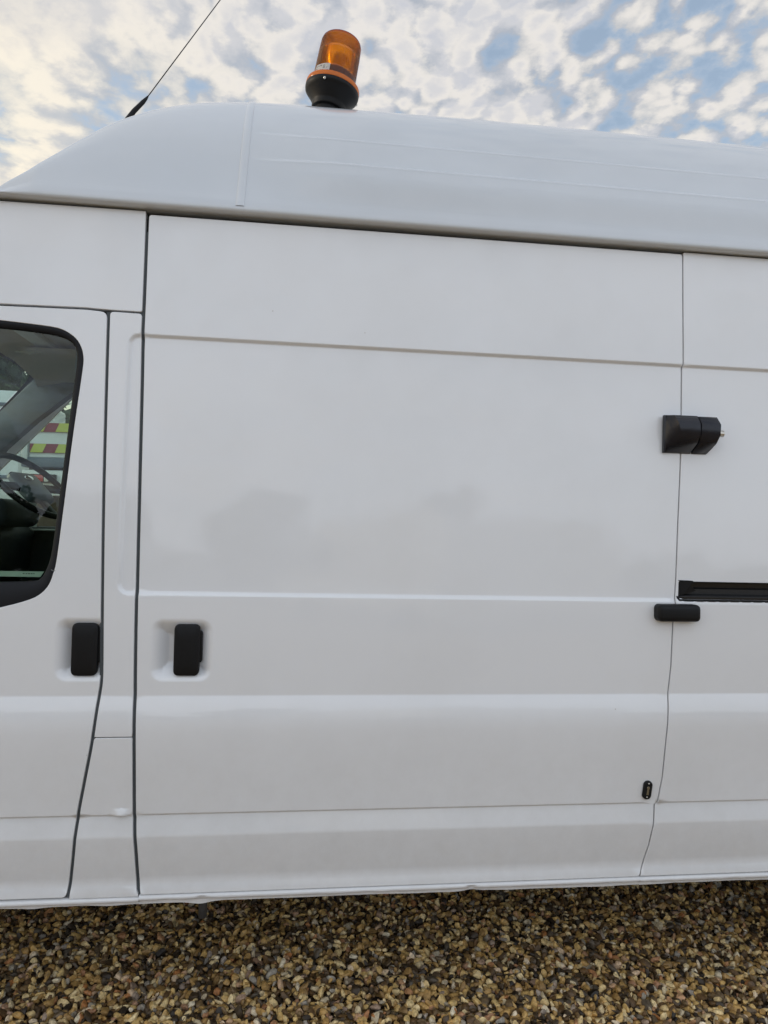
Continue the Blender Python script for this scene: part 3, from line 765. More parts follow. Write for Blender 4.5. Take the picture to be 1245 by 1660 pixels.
# ------------------------------------------------------------------ cab window
def surf(poly, d): return [(x, float(side_depth(x, z)) + d, z) for x, z in poly]
n = len(WIN_O); WO = resample(WIN_O, 9.)
V = []; Fs = []
A_ = np.array(WIN_O)
def near_on(poly, m):
    """m points spread along a closed polygon by length."""
    P = np.vstack([poly, poly[:1]]); s = np.concatenate([[0], np.cumsum(np.linalg.norm(np.diff(P, axis=0), axis=1))])
    t = np.linspace(0, s[-1], m, endpoint=False)
    return np.stack([np.interp(t, s, P[:, 0]), np.interp(t, s, P[:, 1])], 1)
O2 = np.array(WIN_O); O2 = O2[np.argmin(np.hypot(O2[:, 0] + .7524, O2[:, 1] - 1.8254)):]
I2 = np.array(WIN_I)
# pair the two outlines by angle about the opening's middle
cc = np.array((-1.0, 1.45)); th = np.linspace(-math.pi, math.pi, 241)[:-1]
def polar(P):
    P = resample(P, .003); a = np.arctan2(P[:, 1] - cc[1], P[:, 0] - cc[0]); o = np.argsort(a); a = a[o]; P = P[o]
    return np.stack([np.interp(th, a, P[:, 0], period=2 * math.pi), np.interp(th, a, P[:, 1], period=2 * math.pi)], 1)
PO, PI_ = polar(WIN_O), polar(WIN_I)
rings = [(PO + (PO - PI_) * .03, .010), (PO, .0025), (PO * .94 + PI_ * .06, .0012), (PO * .5 + PI_ * .5, .0030), (PO * .12 + PI_ * .88, .0062), (PI_, .0095), (PI_, .020)]
for ring, d in rings: V += surf(ring, d)
m = len(th)
for i in range(len(rings) - 1):
    for k in range(m):
        q = (k + 1) % m; Fs.append((i * m + k, i * m + q, (i + 1) * m + q, (i + 1) * m + k))
seal = vp('window_seal', V, Fs, M['frit'], front_door, True)
V = surf(PI_ + (PI_ - cc) * .004, .0135); V += surf(PI_ + (PI_ - cc) * .004, .0175)
Fs = [tuple(range(m)), tuple(range(2 * m - 1, m - 1, -1))]
vp('window_glass', V, [Fs[0]], M['glass'], front_door)
# pale strip with the glass mark low in the window
V = surf([(-1.45, 1.1722), (-.6262, 1.1722), (-.6172, 1.1862), (-1.45, 1.1850)], .0145)
vp('window_strip', V, [(0, 1, 2, 3)], mat('pale_strip', (.42, .52, .44), rough=.7, noise=.1), front_door)
bm = bmesh.new()
for k, (x, w) in enumerate(((-.668, .004), (-.661, .003), (-.656, .005), (-.649, .004), (-.643, .003))):
    box_bm(bm, (x, .0300, 1.1795), (x + w, .0302, 1.1812))
    
for v in bm.verts: v.co.y = float(side_depth(v.co.x, v.co.z)) + .0142
vbm('glass_mark', bm, M['black'], front_door)
v, f = tube([(-.5860, float(side_depth(-.58, 1.19)) - .001, 1.1898), (-.5935, float(side_depth(-.58, 1.19)) + .001, 1.1900), (-.5965, float(side_depth(-.58, 1.19)) + .002, 1.1925)], .0008, 6)
vp('seal_joint', v, f, mat('seal_joint_grey', (.16, .17, .17), rough=.5), front_door)
# far window
vp('far_window_glass', [(x, 2 - y, z) for x, y, z in surf(FAR_WIN, .012)], [tuple(range(len(FAR_WIN)))], M['glass'])

# ------------------------------------------------------------------ cab interior
bm = bmesh.new(); box_bm(bm, (-2.0, .12, .60), (-.565, 1.88, .66)); vbm('cab_floor', bm, M['trim'])
bm = bmesh.new(); box_bm(bm, (-.59, .126, .66), (-.5605, 1.87, 2.0)); vbm('bulkhead', bm, M['pillar'])
# headliner
V = []; Fs = []
hx = [-1.245, -1.16, -1.05, -.9, -.592]; hz = [2.020, 2.036, 2.060, 2.070, 2.075]
hy = [.17, .26, .45, 1.0, 1.55, 1.74, 1.83]; dz = [-.09, -.02, -.0, .0, .0, -.02, -.09]
for x, z in zip(hx, hz):
    for y, d in zip(hy, dz): V.append((x, y, z + d))
for i in range(4):
    for k in range(6): a = i * 7 + k; Fs.append((a, a + 1, a + 8, a + 7))
head = vp('headliner', V, Fs, M['liner'], None, True)
vp('visor_label', [(-1.040, .93, 1.938), (-.985, .93, 1.932), (-.968, 1.01, 1.960), (-1.022, 1.01, 1.968)], [(0, 1, 2, 3)], mat('visor_label', (.95, .92, .86), rough=.9, noise=.1), head)
vp('roof_trim', [(-1.245, 1.30, 2.04), (-.63, 1.30, 2.045), (-.63, 1.80, 1.99), (-1.245, 1.80, 1.985), (-.63, 1.845, 1.955), (-1.10, 1.845, 1.955)], [(0, 1, 2, 3), (3, 2, 4, 5)], M['liner'], head, True)
def extr(poly, y0, y1):
    n = len(poly); V = [(x, y0, z) for x, z in poly] + [(x, y1, z) for x, z in poly]
    return V, [tuple(range(n)), tuple(range(2 * n - 1, n - 1, -1))] + [(i, i + n, (i + 1) % n + n, (i + 1) % n) for i in range(n)]
ap = [(-1.90, 1.255), (-1.421, 1.821), (-1.242, 2.032), (-.98, 2.04), (-1.010, 1.990), (-1.104, 1.951), (-1.245, 1.800), (-1.387, 1.657), (-1.72, 1.255)]
for y0, y1 in ((1.79, 1.86), (.14, .21)):
    bm = bmesh.new(); v, f = extr(ap, y0, y1); vs = [bm.verts.new(q) for q in v]
    for q in f: bm.faces.new([vs[i] for i in q])
    bmesh.ops.bevel(bm, geom=bm.edges[:], offset=.022, segments=4, profile=.5, affect='EDGES')
    vbm('windscreen_pillar_trim', bm, M['pillar'], None, True, 60)
# windscreen with rounded upper corners, and its black border
wsx = lambda z: -1.245 - (2.03 - z) / 1.18 - .02
ws = rounded([(.16, 1.26), (1.84, 1.26), (1.80, 2.02), (.20, 2.02)], .07, 6)
vp('windscreen', [(wsx(z), y, z) for y, z in ws], [tuple(range(len(ws)))], M['screen'])
wi = ws; wo = np.array([(1 + (y - 1) * 1.09, 1.64 + (z - 1.64) * 1.14) for y, z in ws]); k = len(ws)
vp('windscreen_border', [(wsx(z) + .006, y, z) for y, z in wi] + [(wsx(z) + .006, y, z) for y, z in wo], [(i, (i + 1) % k, (i + 1) % k + k, i + k) for i in range(k)], M['frit'])
# dashboard
dash = extr([(-1.95, .70), (-1.95, 1.27), (-1.80, 1.315), (-1.45, 1.335), (-1.28, 1.318), (-1.245, 1.25), (-1.27, 1.05), (-1.42, .95), (-1.45, .70)], .13, 1.87)
bm = bmesh.new(); vs = [bm.verts.new(q) for q in dash[0]]
for q in dash[1]: bm.faces.new([vs[i] for i in q])
bmesh.ops.bevel(bm, geom=bm.edges[:], offset=.03, segments=3, profile=.5, affect='EDGES')
dashboard = vbm('dashboard', bm, M['dashm'], None, True, 50)
bm = bmesh.new(); box_bm(bm, (-1.36, 1.22, 1.28), (-1.16, 1.66, 1.40), .04, 4); vbm('instrument_cowl', bm, M['dashm'], dashboard, True, 50)
bm = bmesh.new(); box_bm(bm, (-1.40, .75, 1.20), (-1.215, 1.08, 1.375), .035, 4); vbm('centre_console', bm, M['trim'], dashboard, True, 50)
# steering wheel
wc = Vector((-1.125, 1.42, 1.462)); wn = Vector((.70, -.25, .775)).normalized()
wm = Matrix.Translation(wc) @ wn.to_track_quat('Z', 'Y').to_matrix().to_4x4()
V = []; Fs = []; nu, nv, RR, rr = 64, 12, .190, .0135
for i in range(nu):
    a = 2 * math.pi * i / nu
    for j in range(nv):
        b_ = 2 * math.pi * j / nv; V.append(tuple(wm @ Vector(((RR + rr * math.cos(b_)) * math.cos(a), (RR + rr * math.cos(b_)) * math.sin(a), rr * math.sin(b_)))))
for i in range(nu):
    for j in range(nv):
        Fs.append((i * nv + j, ((i + 1) % nu) * nv + j, ((i + 1) % nu) * nv + (j + 1) % nv, i * nv + (j + 1) % nv))
wheel = vp('steering_wheel', V, Fs, M['rim'], None, True)
bm = bmesh.new(); box_bm(bm, (-.085, -.09, -.035), (.085, .085, .012), .032, 4, wm)
vbm('airbag_cover', bm, M['hub'], wheel, True, 60)
bm = bmesh.new()
for a in (0, math.pi, -math.pi / 2): box_bm(bm, (.05, -.022, -.02), (RR, .022, -.004), .006, 2, wm @ Matrix.Rotation(a, 4, 'Z'))
vbm('spoke', bm, M['rim'], wheel, True, 50)
v, f = lathe([(.0001, .004), (.014, .0035), (.020, .001), (.021, -.004)], 24, wm @ Matrix.Translation((0, .035, .014)) @ Matrix.Diagonal((1.25, .75, 1, 1)))
vp('hub_badge', v, f, M['chrome'], wheel, True)
# seats, a scrap of paper and a bright ledge under the far window
for y0, y1 in ((1.18, 1.68), (.30, 1.05)):
    bm = bmesh.new(); box_bm(bm, (-1.15, y0, .80), (-.72, y1, .98), .05, 3); box_bm(bm, (-.86, y0, .95), (-.70, y1, 1.30 if y0 > 1 else 1.12), .05, 3)
    vbm('seat', bm, M['seat'], None, True, 50)
bm = bmesh.new(); box_bm(bm, (-1.5, 1.86, .66), (-.64, 1.885, 1.262), .01); vbm('far_door_trim', bm, M['trim'])
bm = bmesh.new(); box_bm(bm, (-1.41, 1.835, 1.268), (-1.10, 1.875, 1.282), .005); vbm('window_ledge', bm, M['pillar'])
bm = bmesh.new(); box_bm(bm, (-1.36, 1.80, 1.262), (-1.04, 1.834, 1.270), .003); vbm('ledge_edge', bm, M['paper'])
v, f = extr([(-1.275, 1.275), (-1.225, 1.278), (-1.221, 1.325), (-1.238, 1.345), (-1.262, 1.338), (-1.268, 1.325), (-1.256, 1.318), (-1.276, 1.296)], 1.795, 1.797)
vp('paper_note', v, f, M['paper'])
vp('dash_paper', [(-1.215, 1.12, 1.480), (-1.150, 1.14, 1.440), (-1.145, 1.12, 1.405), (-1.22, 1.10, 1.42)], [(0, 1, 2, 3)], M['paper'], dashboard)
# chrome ring on the centre console
v, f = tube([(-1.235 + .03 * math.cos(a) * 1.2, 1.035, 1.375 + .03 * math.sin(a)) for a in np.linspace(math.radians(170), math.radians(20), 10)], .0022, 6)
vp('gear_lever_trim', v, f, M['chrome'], None, True)

# ------------------------------------------------------------------ wheels, drain tube, aerial
def road_wheel(x, y, sgn):
    prof = [(.19, -.10), (.30, -.105), (.335, -.08), (.345, -.03), (.345, .03), (.335, .08), (.30, .105), (.19, .10)]
    mt = Matrix.Translation((x, y, .345)) @ Matrix.Rotation(math.pi / 2, 4, 'X')
    v, f = lathe(prof, 40, mt); w = vp('wheel', v, f, M['tyre'], None, True)
    v, f = lathe([(.0001, .05 * sgn), (.06, .055 * sgn), (.10, .04 * sgn), (.17, .06 * sgn), (.19, .10 * sgn), (.19, -.10 * sgn)], 40, mt); vp('rim', v, f, M['alloy'], w, True)
for x in (wheel_x, fx):
    road_wheel(x, .16, 1); road_wheel(x, 1.84, -1)
v, f = tube([(-.207, .098, .345), (-.207, .098, .30), (-.2075, .098, .263)], [.0125, .0122, .0112], 16)
vp('drain_tube', v, f, M['greysteel'], None, True)
base, tip = Vector((-.590, .9, 2.919)), Vector((-.327, .9, 3.330))
dv = (tip - base).normalized(); foot = Vector((-.644, .9, 2.850)); s0 = foot - dv * .36
aer = vp('aerial', *tube([s0 - dv * .02, s0, foot, foot + dv * .02, foot + (base - foot) * .8, base, base + dv * .012], [.030, .020, .0098, .0092, .0080, .0055, .003], 14), M['black'], None, True)
vp('aerial_mast', *tube([base, base + dv * .3, base + dv * 1.0], [.0022, .002, .0016], 8), M['satin'], aer, True)

# ------------------------------------------------------------------ amber beacon on the roof
bx, by = .08, .42
zr = float(np.interp(by, *[q[np.argsort(roof_points(bx, roof_h(bx))[0])] for q in roof_points(bx, roof_h(bx))]))
beacon = thing('warning_beacon', (.073, by, zr - .003), 'amber ribbed warning beacon on a black base, tilted on the white van roof', 'beacon')
beacon.rotation_euler = (0, math.radians(9.5), 0)
def bp(name, vf, m, parent=None, smooth=True, sharp=45):
    o = obj(name, vf[0], vf[1], m, parent or beacon, smooth)
    if sharp: o.data.set_sharp_from_angle(angle=math.radians(sharp))
    return o
b = bp('base', lathe([(.0001, 0), (.050, 0), (.052, .003), (.052, .020), (.045, .024), (.045, .030), (.048, .031), (.048, .036), (.045, .037), (.045, .050), (.054, .052), (.056, .056), (.056, .066), (.058, .070), (.069, .086), (.080, .098), (.0860, .105), (.0875, .112), (.0875, .118), (.084, .1185), (.0001, .1185)], 64), M['black'])
b['label'] = 'black dished beacon base'
bp('flange', lathe([(.060, .1187), (.0868, .1187), (.0876, .1205), (.0876, .129), (.0862, .133), (.0800, .1355), (.069, .1365)], 64), M['amber_rim'])
lens = [(.0690, .1365), (.0685, .146)]
z = .146
lens += [(.0682, .168)]
for k in range(int((.232 - .168) / .0026)):                     # fine moulded ribs round the lens
    zz = .168 + k * .0026; r = .0682 - (zz - .168) * .026
    lens += [(r + .0005, zz + .0006), (r + .0005, zz + .0016), (r - .0002, zz + .0022)]
for k in range(9):                                               # coarser steps towards the crown
    zz = .234 + k * .0046; r = .0664 - .00025 * k
    lens += [(r + .0010, zz), (r + .0010, zz + .0024), (r - .0004, zz + .0030), (r - .0004, zz + .0044)]
bp('lens', lathe(lens, 72), M['amber'], sharp=25)
bp('lens_crown', lathe([(.0638, .2756), (.0632, .281), (.060, .2855), (.050, .2885), (.030, .290), (.0001, .2905)], 64), M['amber_top'])
bp('inner_base', lathe([(.0660, .137), (.0660, .163), (.064, .167), (.0001, .167)], 48), M['brown'])
bp('reflector', lathe([(.0001, .168), (.014, .168), (.020, .18), (.036, .205), (.044, .235), (.046, .252), (.0001, .255)], 32), M['reflector'])
# maker's plate, a grey sticker with a few unreadable dark marks
def patch(a0, a1, z0, z1, r, n=8):
    V = []
    for i in range(n + 1):
        a = math.radians(a0 + (a1 - a0) * i / n); V += [(r * math.cos(a), r * math.sin(a), z0), (r * math.cos(a), r * math.sin(a), z1)]
    return V, [(2 * i, 2 * i + 2, 2 * i + 3, 2 * i + 1) for i in range(n)]
lab = bp('sticker', patch(-150, -105, .1375, .1655, .0706), M['label'])
rs = random.Random(3)
ms = []
for row in range(3):
    a = -147.
    while a < -110:
        w = rs.uniform(2, 6)
        if rs.random() < .7: ms.append(patch(a, a + w, .1425 + row * .0075, .1425 + row * .0075 + rs.uniform(.002, .004), .0709, 2))
        a += w + rs.uniform(1.5, 4)
bp('sticker_print', join(*ms), mat('sticker_ink', (.16, .17, .18), rough=.7), lab)
for a in (-108, 12, 132):
    t = math.radians(a); mt = Matrix.Translation((.0850 * math.cos(t), .0850 * math.sin(t), .1065)) @ Matrix.Rotation(t, 4, 'Z') @ Matrix.Rotation(math.radians(105), 4, 'Y')
    bp('screw', lathe([(.0001, .0045), (.0030, .0038), (.0045, .0015), (.0047, -.004)], 16, mt), M['steel'])

# ------------------------------------------------------------------ ground and gravel
def gravel_base():
    m = bpy.data.materials.new('gravel_ground'); m.use_nodes = True
    nt = m.node_tree; N = nt.nodes; L = nt.links; p = N['Principled BSDF']; p.inputs['Roughness'].default_value = .75
    tc = N.new('ShaderNodeTexCoord'); v = N.new('ShaderNodeTexVoronoi'); v.inputs['Scale'].default_value = 62.; L.new(tc.outputs['Object'], v.inputs['Vector'])
    sx = N.new('ShaderNodeSeparateColor'); L.new(v.outputs['Color'], sx.inputs[0])
    r = N.new('ShaderNodeValToRGB'); ramp_stones(r); L.new(sx.outputs[0], r.inputs[0]); L.new(r.outputs[0], p.inputs['Base Color'])
    b = N.new('ShaderNodeBump'); b.invert = True; b.inputs['Distance'].default_value = .012; b.inputs['Strength'].default_value = .9
    L.new(v.outputs['Distance'], b.inputs['Height']); L.new(b.outputs[0], p.inputs['Normal'])
    return m
STONES = [(0, (.018, .013, .009)), (.16, (.055, .035, .017)), (.30, (.150, .082, .030)), (.38, (.085, .070, .050)), (.48, (.30, .175, .058)), (.60, (.50, .30, .095)), (.72, (.62, .42, .155)), (.84, (.78, .60, .31)), (.90, (.32, .29, .24)), (.95, (.42, .17, .05)), (1., (.85, .74, .52))]
def ramp_stones(r):
    cr = r.color_ramp; cr.interpolation = 'CONSTANT' if False else 'LINEAR'
    while len(cr.elements) < len(STONES): cr.elements.new(.5)
    for e, (q, c) in zip(cr.elements, STONES): e.position = q
    for e, (q, c) in zip(cr.elements, STONES): e.color = (*c, 1)
g = obj('ground', [(-300, -300, 0), (300, -300, 0), (300, 300, 0), (-300, 300, 0)], [(0, 1, 2, 3)], gravel_base(), kind='structure')
g['label'] = 'gravel yard in brown and tan stones'

def stone_material():
    m = bpy.data.materials.new('gravel_stones'); m.use_nodes = True
    nt = m.node_tree; N = nt.nodes; L = nt.links; p = N['Principled BSDF']; p.inputs['Roughness'].default_value = .5; p.inputs['Specular IOR Level'].default_value = .45
    a = N.new('ShaderNodeAttribute'); a.attribute_name = 'tone'
    r = N.new('ShaderNodeValToRGB'); ramp_stones(r); L.new(a.outputs['Fac'], r.inputs[0])
    tc = N.new('ShaderNodeTexCoord'); t = N.new('ShaderNodeTexNoise'); t.inputs['Scale'].default_value = 140; t.inputs['Detail'].default_value = 4; L.new(tc.outputs['Object'], t.inputs['Vector'])
    mr = N.new('ShaderNodeMapRange'); mr.inputs['From Min'].default_value = .3; mr.inputs['From Max'].default_value = .7; mr.inputs['To Min'].default_value = .68; mr.inputs['To Max'].default_value = 1.45; L.new(t.outputs['Fac'], mr.inputs['Value'])
    v = N.new('ShaderNodeVectorMath'); v.operation = 'SCALE'; L.new(r.outputs[0], v.inputs[0]); L.new(mr.outputs[0], v.inputs['Scale']); L.new(v.outputs[0], p.inputs['Base Color'])
    b = N.new('ShaderNodeBump'); b.inputs['Distance'].default_value = .002; b.inputs['Strength'].default_value = .5; L.new(t.outputs['Fac'], b.inputs['Height']); L.new(b.outputs[0], p.inputs['Normal'])
    return m
def ico(level):
    bm = bmesh.new(); bmesh.ops.create_icosphere(bm, subdivisions=level, radius=1.)
    V = np.array([tuple(v.co) for v in bm.verts]); T = np.array([[v.index for v in f.verts] for f in bm.faces]); bm.free(); return V, T
def stones(name, regions, seed, mtl):
    rng = np.random.RandomState(seed); allV = []; allT = []; allA = []; base = 0
    for (x0, x1, y0, y1, pitch, level, avoid) in regions:
        V0, T0 = ico(level); nv = len(V0)
        protos = []
        for k in range(24):                                      # worn, chipped pebbles: a ball cut by a few random planes
            V = V0.copy()
            for j in range(10):
                d = rng.normal(size=3); d /= np.linalg.norm(d); h = rng.uniform(.42, .88); s = V @ d
                V = V - np.maximum(s - h, 0)[:, None] * d * .92
            V *= np.array([rng.uniform(.9, 1.35), rng.uniform(.55, .95), rng.uniform(.34, .72)]); protos.append(V)
        protos = np.array(protos)
        nx, ny = int((x1 - x0) / pitch), int((y1 - y0) / pitch)
        gx, gy = np.meshgrid(np.arange(nx), np.arange(ny)); C = np.stack([gx.ravel(), gy.ravel()], 1) * pitch + (x0, y0) + rng.uniform(-.55, .55, (nx * ny, 2)) * pitch
        if avoid:
            ax0, ax1, ay0, ay1 = avoid; C = C[~((C[:, 0] > ax0) & (C[:, 0] < ax1) & (C[:, 1] > ay0) & (C[:, 1] < ay1))]
        n = len(C)
        size = pitch * .80 * np.exp(rng.normal(0, .32, n)); size = np.clip(size, pitch * .35, pitch * 1.25)
        q = rng.normal(size=(n, 4)) * np.array([1, .38, .38, 1]); q /= np.linalg.norm(q, axis=1)[:, None]
        w, x, y, z = q.T
        Rm = np.stack([1 - 2 * (y * y + z * z), 2 * (x * y - z * w), 2 * (x * z + y * w), 2 * (x * y + z * w), 1 - 2 * (x * x + z * z), 2 * (y * z - x * w), 2 * (x * z - y * w), 2 * (y * z + x * w), 1 - 2 * (x * x + y * y)], 1).reshape(n, 3, 3)
        V = np.einsum('nij,nvj->nvi', Rm, protos[rng.randint(0, 24, n)]) * size[:, None, None]
        up = rng.uniform(-.3, .9, n) * pitch * .55 + .05 * pitch
        und = .010 * np.sin(C[:, 0] * 5.1 + 1.3 * np.sin(C[:, 1] * 3.3)) * np.sin(C[:, 1] * 6.7 + C[:, 0] * 1.7)
        V[:, :, 0] += C[:, 0][:, None]; V[:, :, 1] += C[:, 1][:, None]; V[:, :, 2] += (up + .006 + np.maximum(und, -.004))[:, None]
        T = T0[None] + (np.arange(n) * nv)[:, None, None] + base
        tone = np.clip(rng.beta(1.3, 1.0, n), 0, 1)
        allV.append(V.reshape(-1, 3)); allT.append(T.reshape(-1, 3)); allA.append(np.repeat(tone, nv)); base += n * nv
    V = np.concatenate(allV).astype(np.float32); T = np.concatenate(allT).astype(np.int32); A = np.concatenate(allA).astype(np.float32)
    me = bpy.data.meshes.new(name); me.vertices.add(len(V)); me.vertices.foreach_set('co', V.ravel())
    me.loops.add(T.size); me.loops.foreach_set('vertex_index', T.ravel()); me.polygons.add(len(T))
    me.polygons.foreach_set('loop_start', np.arange(0, T.size, 3, dtype=np.int32)); me.update(calc_edges=True)
    at = me.attributes.new('tone', 'FLOAT', 'POINT'); at.data.foreach_set('value', A)
    me.polygons.foreach_set('use_smooth', np.ones(len(T), bool)); me.materials.append(mtl); me.validate()
    me.set_sharp_from_angle(angle=math.radians(32))
    o = bpy.data.objects.new(name, me); COL.objects.link(o); o['kind'] = 'stuff'; return o
near = (-1.5, 2.25, -.30, 1.0)
gv = stones('gravel', [(*near, .0150, 2, None), (-2.4, 3.2, -1.3, 1.9, .0170, 1, near)], 11, stone_material())
gv['label'] = 'loose brown, tan and cream gravel under the van'

# ------------------------------------------------------------------ beyond the cab: a lorry's striped tail, a white van, a hedge
def tagbox(name, parent, a, b, m, bev=0., mtx=None):
    bm = bmesh.new(); box_bm(bm, a, b, bev, 2, mtx); return bm_obj(name, bm, m, parent, bool(bev), 40)
lorry = thing('tipper_lorry', (-1.10, 3.95, 0), 'white tipper lorry with red and yellow chevron strips seen through the cab window', 'lorry', rotz=math.radians(-6))
W = 1.0
tagbox('chassis', lorry, (-.75, .1, .80), (.75, 5.6, 1.05), M['rust'])
tagbox('tail_beam', lorry, (-W, -.02, 1.72), (W, .12, 1.795), M['slate'], .008)
tagbox('underrun', lorry, (-W, .0, 1.50), (W, .08, 1.70), M['white'], .01)
tagbox('deck', lorry, (-W, .12, 1.05), (W, 4.0, 1.79), M['rust'])
tb = tagbox('tailboard', lorry, (-W + .06, -.01, 1.80), (W - .06, .03, 2.06), M['white'])
for zz in (1.995, 1.832):
    brd = tagbox('chevron_board', lorry, (-W + .065, -.022, zz), (W - .065, -.0105, zz + .070), M['red'])
    k = 0; x = -W + .07
    while x < W - .15:
        s = 1 if zz > 1.9 else 1
        v, f = extr([(x, zz + .001), (x + .095, zz + .001), (x + .125, zz + .069), (x + .030, zz + .069)], -.0265, -.0225)
        obj('stripe', v, f, M['yellow'], brd); x += .19
for x in (-W, W - .05): tagbox('post', lorry, (x, -.03, 1.78), (x + .05, .05, 2.12), M['white'], .006)
for x in (-W + .075, W - .275):
    tl = tagbox('tail_light', lorry, (x, -.035, 1.60), (x + .20, -.001, 1.665), M['black'], .008)
    tagbox('red_lens', tl, (x + .01, -.043, 1.607), (x + .11, -.0352, 1.658), M['bulb'], .004); tagbox('clear_lens', tl, (x + .115, -.043, 1.607), (x + .15, -.0352, 1.658), M['white_lamp'], .004)
cab = tagbox('cab', lorry, (-.95, 4.1, 1.0), (.95, 5.7, 2.95), M['white'], .12); tagbox('rear_window', cab, (-.6, 4.085, 2.2), (.6, 4.099, 2.7), M['frit'])
for s in (-1, 1): tagbox('headboard_post', lorry, (.42 * s - .05, 3.95, 1.79), (.42 * s + .05, 4.05, 2.9), M['white'], .01)
tagbox('grab_frame', lorry, (-.70, .35, 2.06), (-.62, .42, 2.55), M['white'], .01); tagbox('grab_frame', lorry, (.62, .35, 2.06), (.70, .42, 2.55), M['white'], .01)
for x, y in ((-.85, 1.1), (.85, 1.1), (-.85, 4.9), (.85, 4.9)):
    v, f = lathe([(.0001, -.13), (.27, -.13), (.42, -.14), (.47, -.10), (.47, .10), (.42, .14), (.27, .13), (.0001, .10)], 28, Matrix.Translation((x, y, .47)) @ Matrix.Rotation(math.pi / 2, 4, 'Y'))
    obj('wheel', v, f, M['tyre'], lorry, True)

def parked_van(loc, rotz, label, name='parked_van', sc=1.):
    t = thing(name, loc, label, 'van', rotz=rotz)
    side = [(-2.6, .35), (2.6, .35), (2.62, 1.2), (2.55, 2.35), (2.35, 2.45), (-1.0, 2.45), (-1.35, 2.35), (-2.0, 1.35), (-2.65, 1.10), (-2.75, .6)]
    bm = bmesh.new(); v, f = extr([(x * sc, z * sc) for x, z in side], -.95 * sc, .95 * sc); vs = [bm.verts.new(q) for q in v]
    for q in f: bm.faces.new([vs[i] for i in q])
    bmesh.ops.bevel(bm, geom=bm.edges[:], offset=.06, segments=3, profile=.5, affect='EDGES')
    bm_obj('body', bm, M['white'], t, True, 40)
    for s in (-1, 1):
        v, f = extr([(-1.85 * sc, 1.40 * sc), (-.75 * sc, 1.40 * sc), (-.75 * sc, 2.1 * sc), (-1.25 * sc, 2.1 * sc)], s * .952 * sc, s * .956 * sc); obj('window', v, f, M['frit'], t)
        for x in (-1.75, 1.7):
            v, f = lathe([(.0001, -.1), (.20, -.1), (.34, -.09), (.34, .09), (.20, .1), (.0001, .1)], 28, Matrix.Translation((x * sc, s * .87 * sc, .34)) @ Matrix.Rotation(math.pi / 2, 4, 'X')); obj('wheel', v, f, M['tyre'], t, True)
        tagbox('headlight', t, (-2.72 * sc, s * .75 - .13, .85 * sc), (-2.55 * sc, s * .75 + .13, 1.02 * sc), M['white_lamp'], .03)
    v, f = [(-1.395 * sc, -.80 * sc, 2.27 * sc), (-1.395 * sc, .80 * sc, 2.27 * sc), (-1.985 * sc, .85 * sc, 1.38 * sc), (-1.985 * sc, -.85 * sc, 1.38 * sc)], [(0, 1, 2, 3)]
    v = [(x - .012, y, z + .008) for x, y, z in v]; obj('windscreen', v, f, M['frit'], t)
    tagbox('roof_bar', t, (-.6 * sc, -.8 * sc, 2.52 * sc), (-.52 * sc, .8 * sc, 2.56 * sc), M['white'], .01)
    return t
bv = thing('box_van', (-6.1, 10.6, 0), 'white high-sided box van behind the lorry, seen through the windscreen', 'van')
tagbox('cargo_box', bv, (-2.1, -1.1, .95), (2.05, 1.1, 3.22), M['white'], .05)
for zz in (1.05, 1.9, 2.62, 2.98): tagbox('rub_rail', bv, (-2.05, -1.125, zz), (2.0, -1.1005, zz + .05), M['slate'], .005)
tagbox('cab', bv, (-3.9, -1.0, .55), (-2.2, 1.0, 2.35), M['white'], .15); tagbox('cab_window', bv, (-3.4, -1.012, 1.45), (-2.5, -1.0005, 2.1), M['frit'])
tagbox('chassis', bv, (-3.8, -.6, .5), (2.0, .6, .9), M['rust'])
for x in (-3.1, 1.0):
    for s in (-1, 1):
        v, f = lathe([(.0001, -.1), (.24, -.1), (.40, -.09), (.40, .09), (.24, .1), (.0001, .1)], 28, Matrix.Translation((x, s * .88, .40)) @ Matrix.Rotation(math.pi / 2, 4, 'X')); obj('wheel', v, f, M['tyre'], bv, True)

def leaf_cloud(center, radii, n, size, rng, lumps=26):
    c = rng.normal(size=(lumps, 3)); c /= np.linalg.norm(c, axis=1)[:, None]; c *= rng.uniform(.35, .95, (lumps, 1)); rad = rng.uniform(.22, .42, lumps)
    k = rng.randint(0, lumps, n); d = rng.normal(size=(n, 3)); d /= np.linalg.norm(d, axis=1)[:, None]
    P = (c[k] + d * (rad[k] * rng.uniform(.55, 1.05, n) ** .5)[:, None]) * np.array(radii) + np.array(center)
    a = rng.normal(size=(n, 3)); a /= np.linalg.norm(a, axis=1)[:, None]; b = np.cross(a, rng.normal(size=(n, 3))); b /= np.linalg.norm(b, axis=1)[:, None]
    s = size * rng.uniform(.6, 1.3, n)[:, None]
    V = np.stack([P - a * s, P + b * s * .5, P + a * s, P - b * s * .5], 1).reshape(-1, 3)
    return V, [(4 * i, 4 * i + 1, 4 * i + 2, 4 * i + 3) for i in range(n)]
def leaf_core(c, r):
    V0, T0 = ico(2); return [tuple(np.array(c) + v * np.array(r)) for v in V0], [tuple(t) for t in T0]
leafm = mat('leaves', (.055, .085, .030), rough=.6, noise=.45, nscale=1.6)
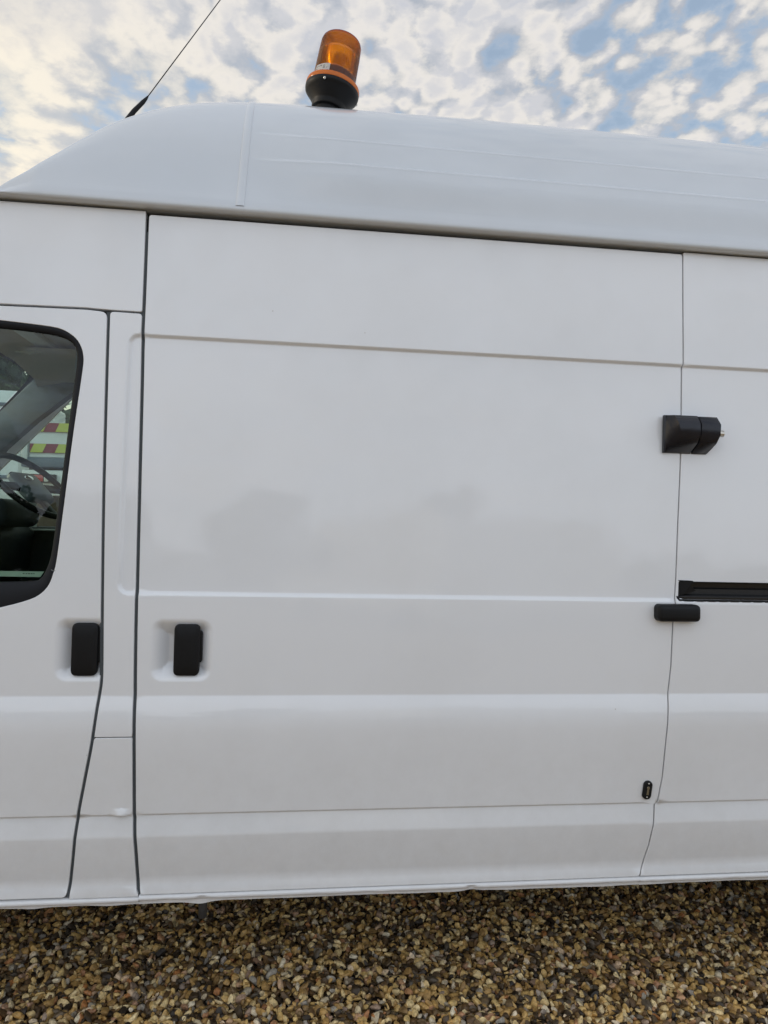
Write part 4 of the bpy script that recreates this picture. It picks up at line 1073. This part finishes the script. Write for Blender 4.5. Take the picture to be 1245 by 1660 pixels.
def tree(loc, h, label, seed, group=None):
    rng = np.random.RandomState(seed); t = thing('tree', loc, label, 'tree', group)
    pts = [(0, 0, -.1), (.05, .03, h * .18), (-.04, .06, h * .36), (.02, 0, h * .6)]
    parts_ = [tube(pts, [.22, .18, .14, .05], 10)]
    for k in range(7):
        a = rng.uniform(0, 6.28); z = h * rng.uniform(.25, .5); parts_.append(tube([(0, .03, z), (math.cos(a) * h * .12, math.sin(a) * h * .12, z + h * .10), (math.cos(a) * h * .22, math.sin(a) * h * .22, z + h * .24)], [.08, .05, .02], 7))
    obj('trunk', *join(*parts_), M['bark'], t, True)
    v, f = leaf_cloud((0, 0, h * .62), (h * .36, h * .36, h * .38), 9000, h * .021, rng); obj('crown', v, f, leafm, t)
    return t
tree((-8.3, 15., 0), 8.5, 'green tree rising beyond the white box van, seen through the windscreen', 4)
rng = np.random.RandomState(8)
vs = []; fs_ = []
for i in range(14):
    v, f = leaf_cloud((-16 + i * 2.2, 15.5 + rng.uniform(-.3, .3), 2.1), (1.5, 1.0, 2.2 + rng.uniform(-.2, .3)), 3600, .09, rng, 18); vs.append(v); fs_.append(f)
    v, f = leaf_core((-16 + i * 2.2, 15.5, 2.0), (1.25, .7, 1.9)); vs.append(v); fs_.append(f)
v, f = join(*zip(vs, fs_)); obj('hedge', v, f, leafm, None, kind='stuff')

# ------------------------------------------------------------------ across the yard, behind the camera: what the paint mirrors
parked_van((1.9, -11.5, 0), math.radians(62), 'white van parked across the yard, mirrored in the middle of the sliding door', name='parked_van')
parked_van((5.1, -12.5, 0), math.radians(104), 'white van parked across the yard, mirrored below the black security lock', name='parked_van')
for x, y, h, s, l in ((-1.0, -17., 4.1, 21, 'small broad tree across the yard mirrored above the sliding door handle'), (5.6, -24., 5.2, 22, 'taller tree across the yard, behind the parked vans')):
    tree((x, y, 0), h, l, s)
vs = []; fs_ = []
for i in range(26):
    cx, cy, cz = -26 + i * 2.2, -25 + rng.uniform(-.5, .5), 1.15
    k = 2.3 if cx < -4.5 else 1.                                 # unseen hedge raised at the cab end to darken the window's reflection
    v, f = leaf_cloud((cx, cy, cz * k), (1.6, 1., (1.25 + rng.uniform(-.3, .4)) * k), int(2200 * k), .11, rng, 14); vs.append(v); fs_.append(f)
    v, f = leaf_core((cx, cy, cz * k), (1.35, .75, 1.0 * k)); vs.append(v); fs_.append(f)
v, f = join(*zip(vs, fs_)); obj('hedge', v, f, leafm, None, kind='stuff')
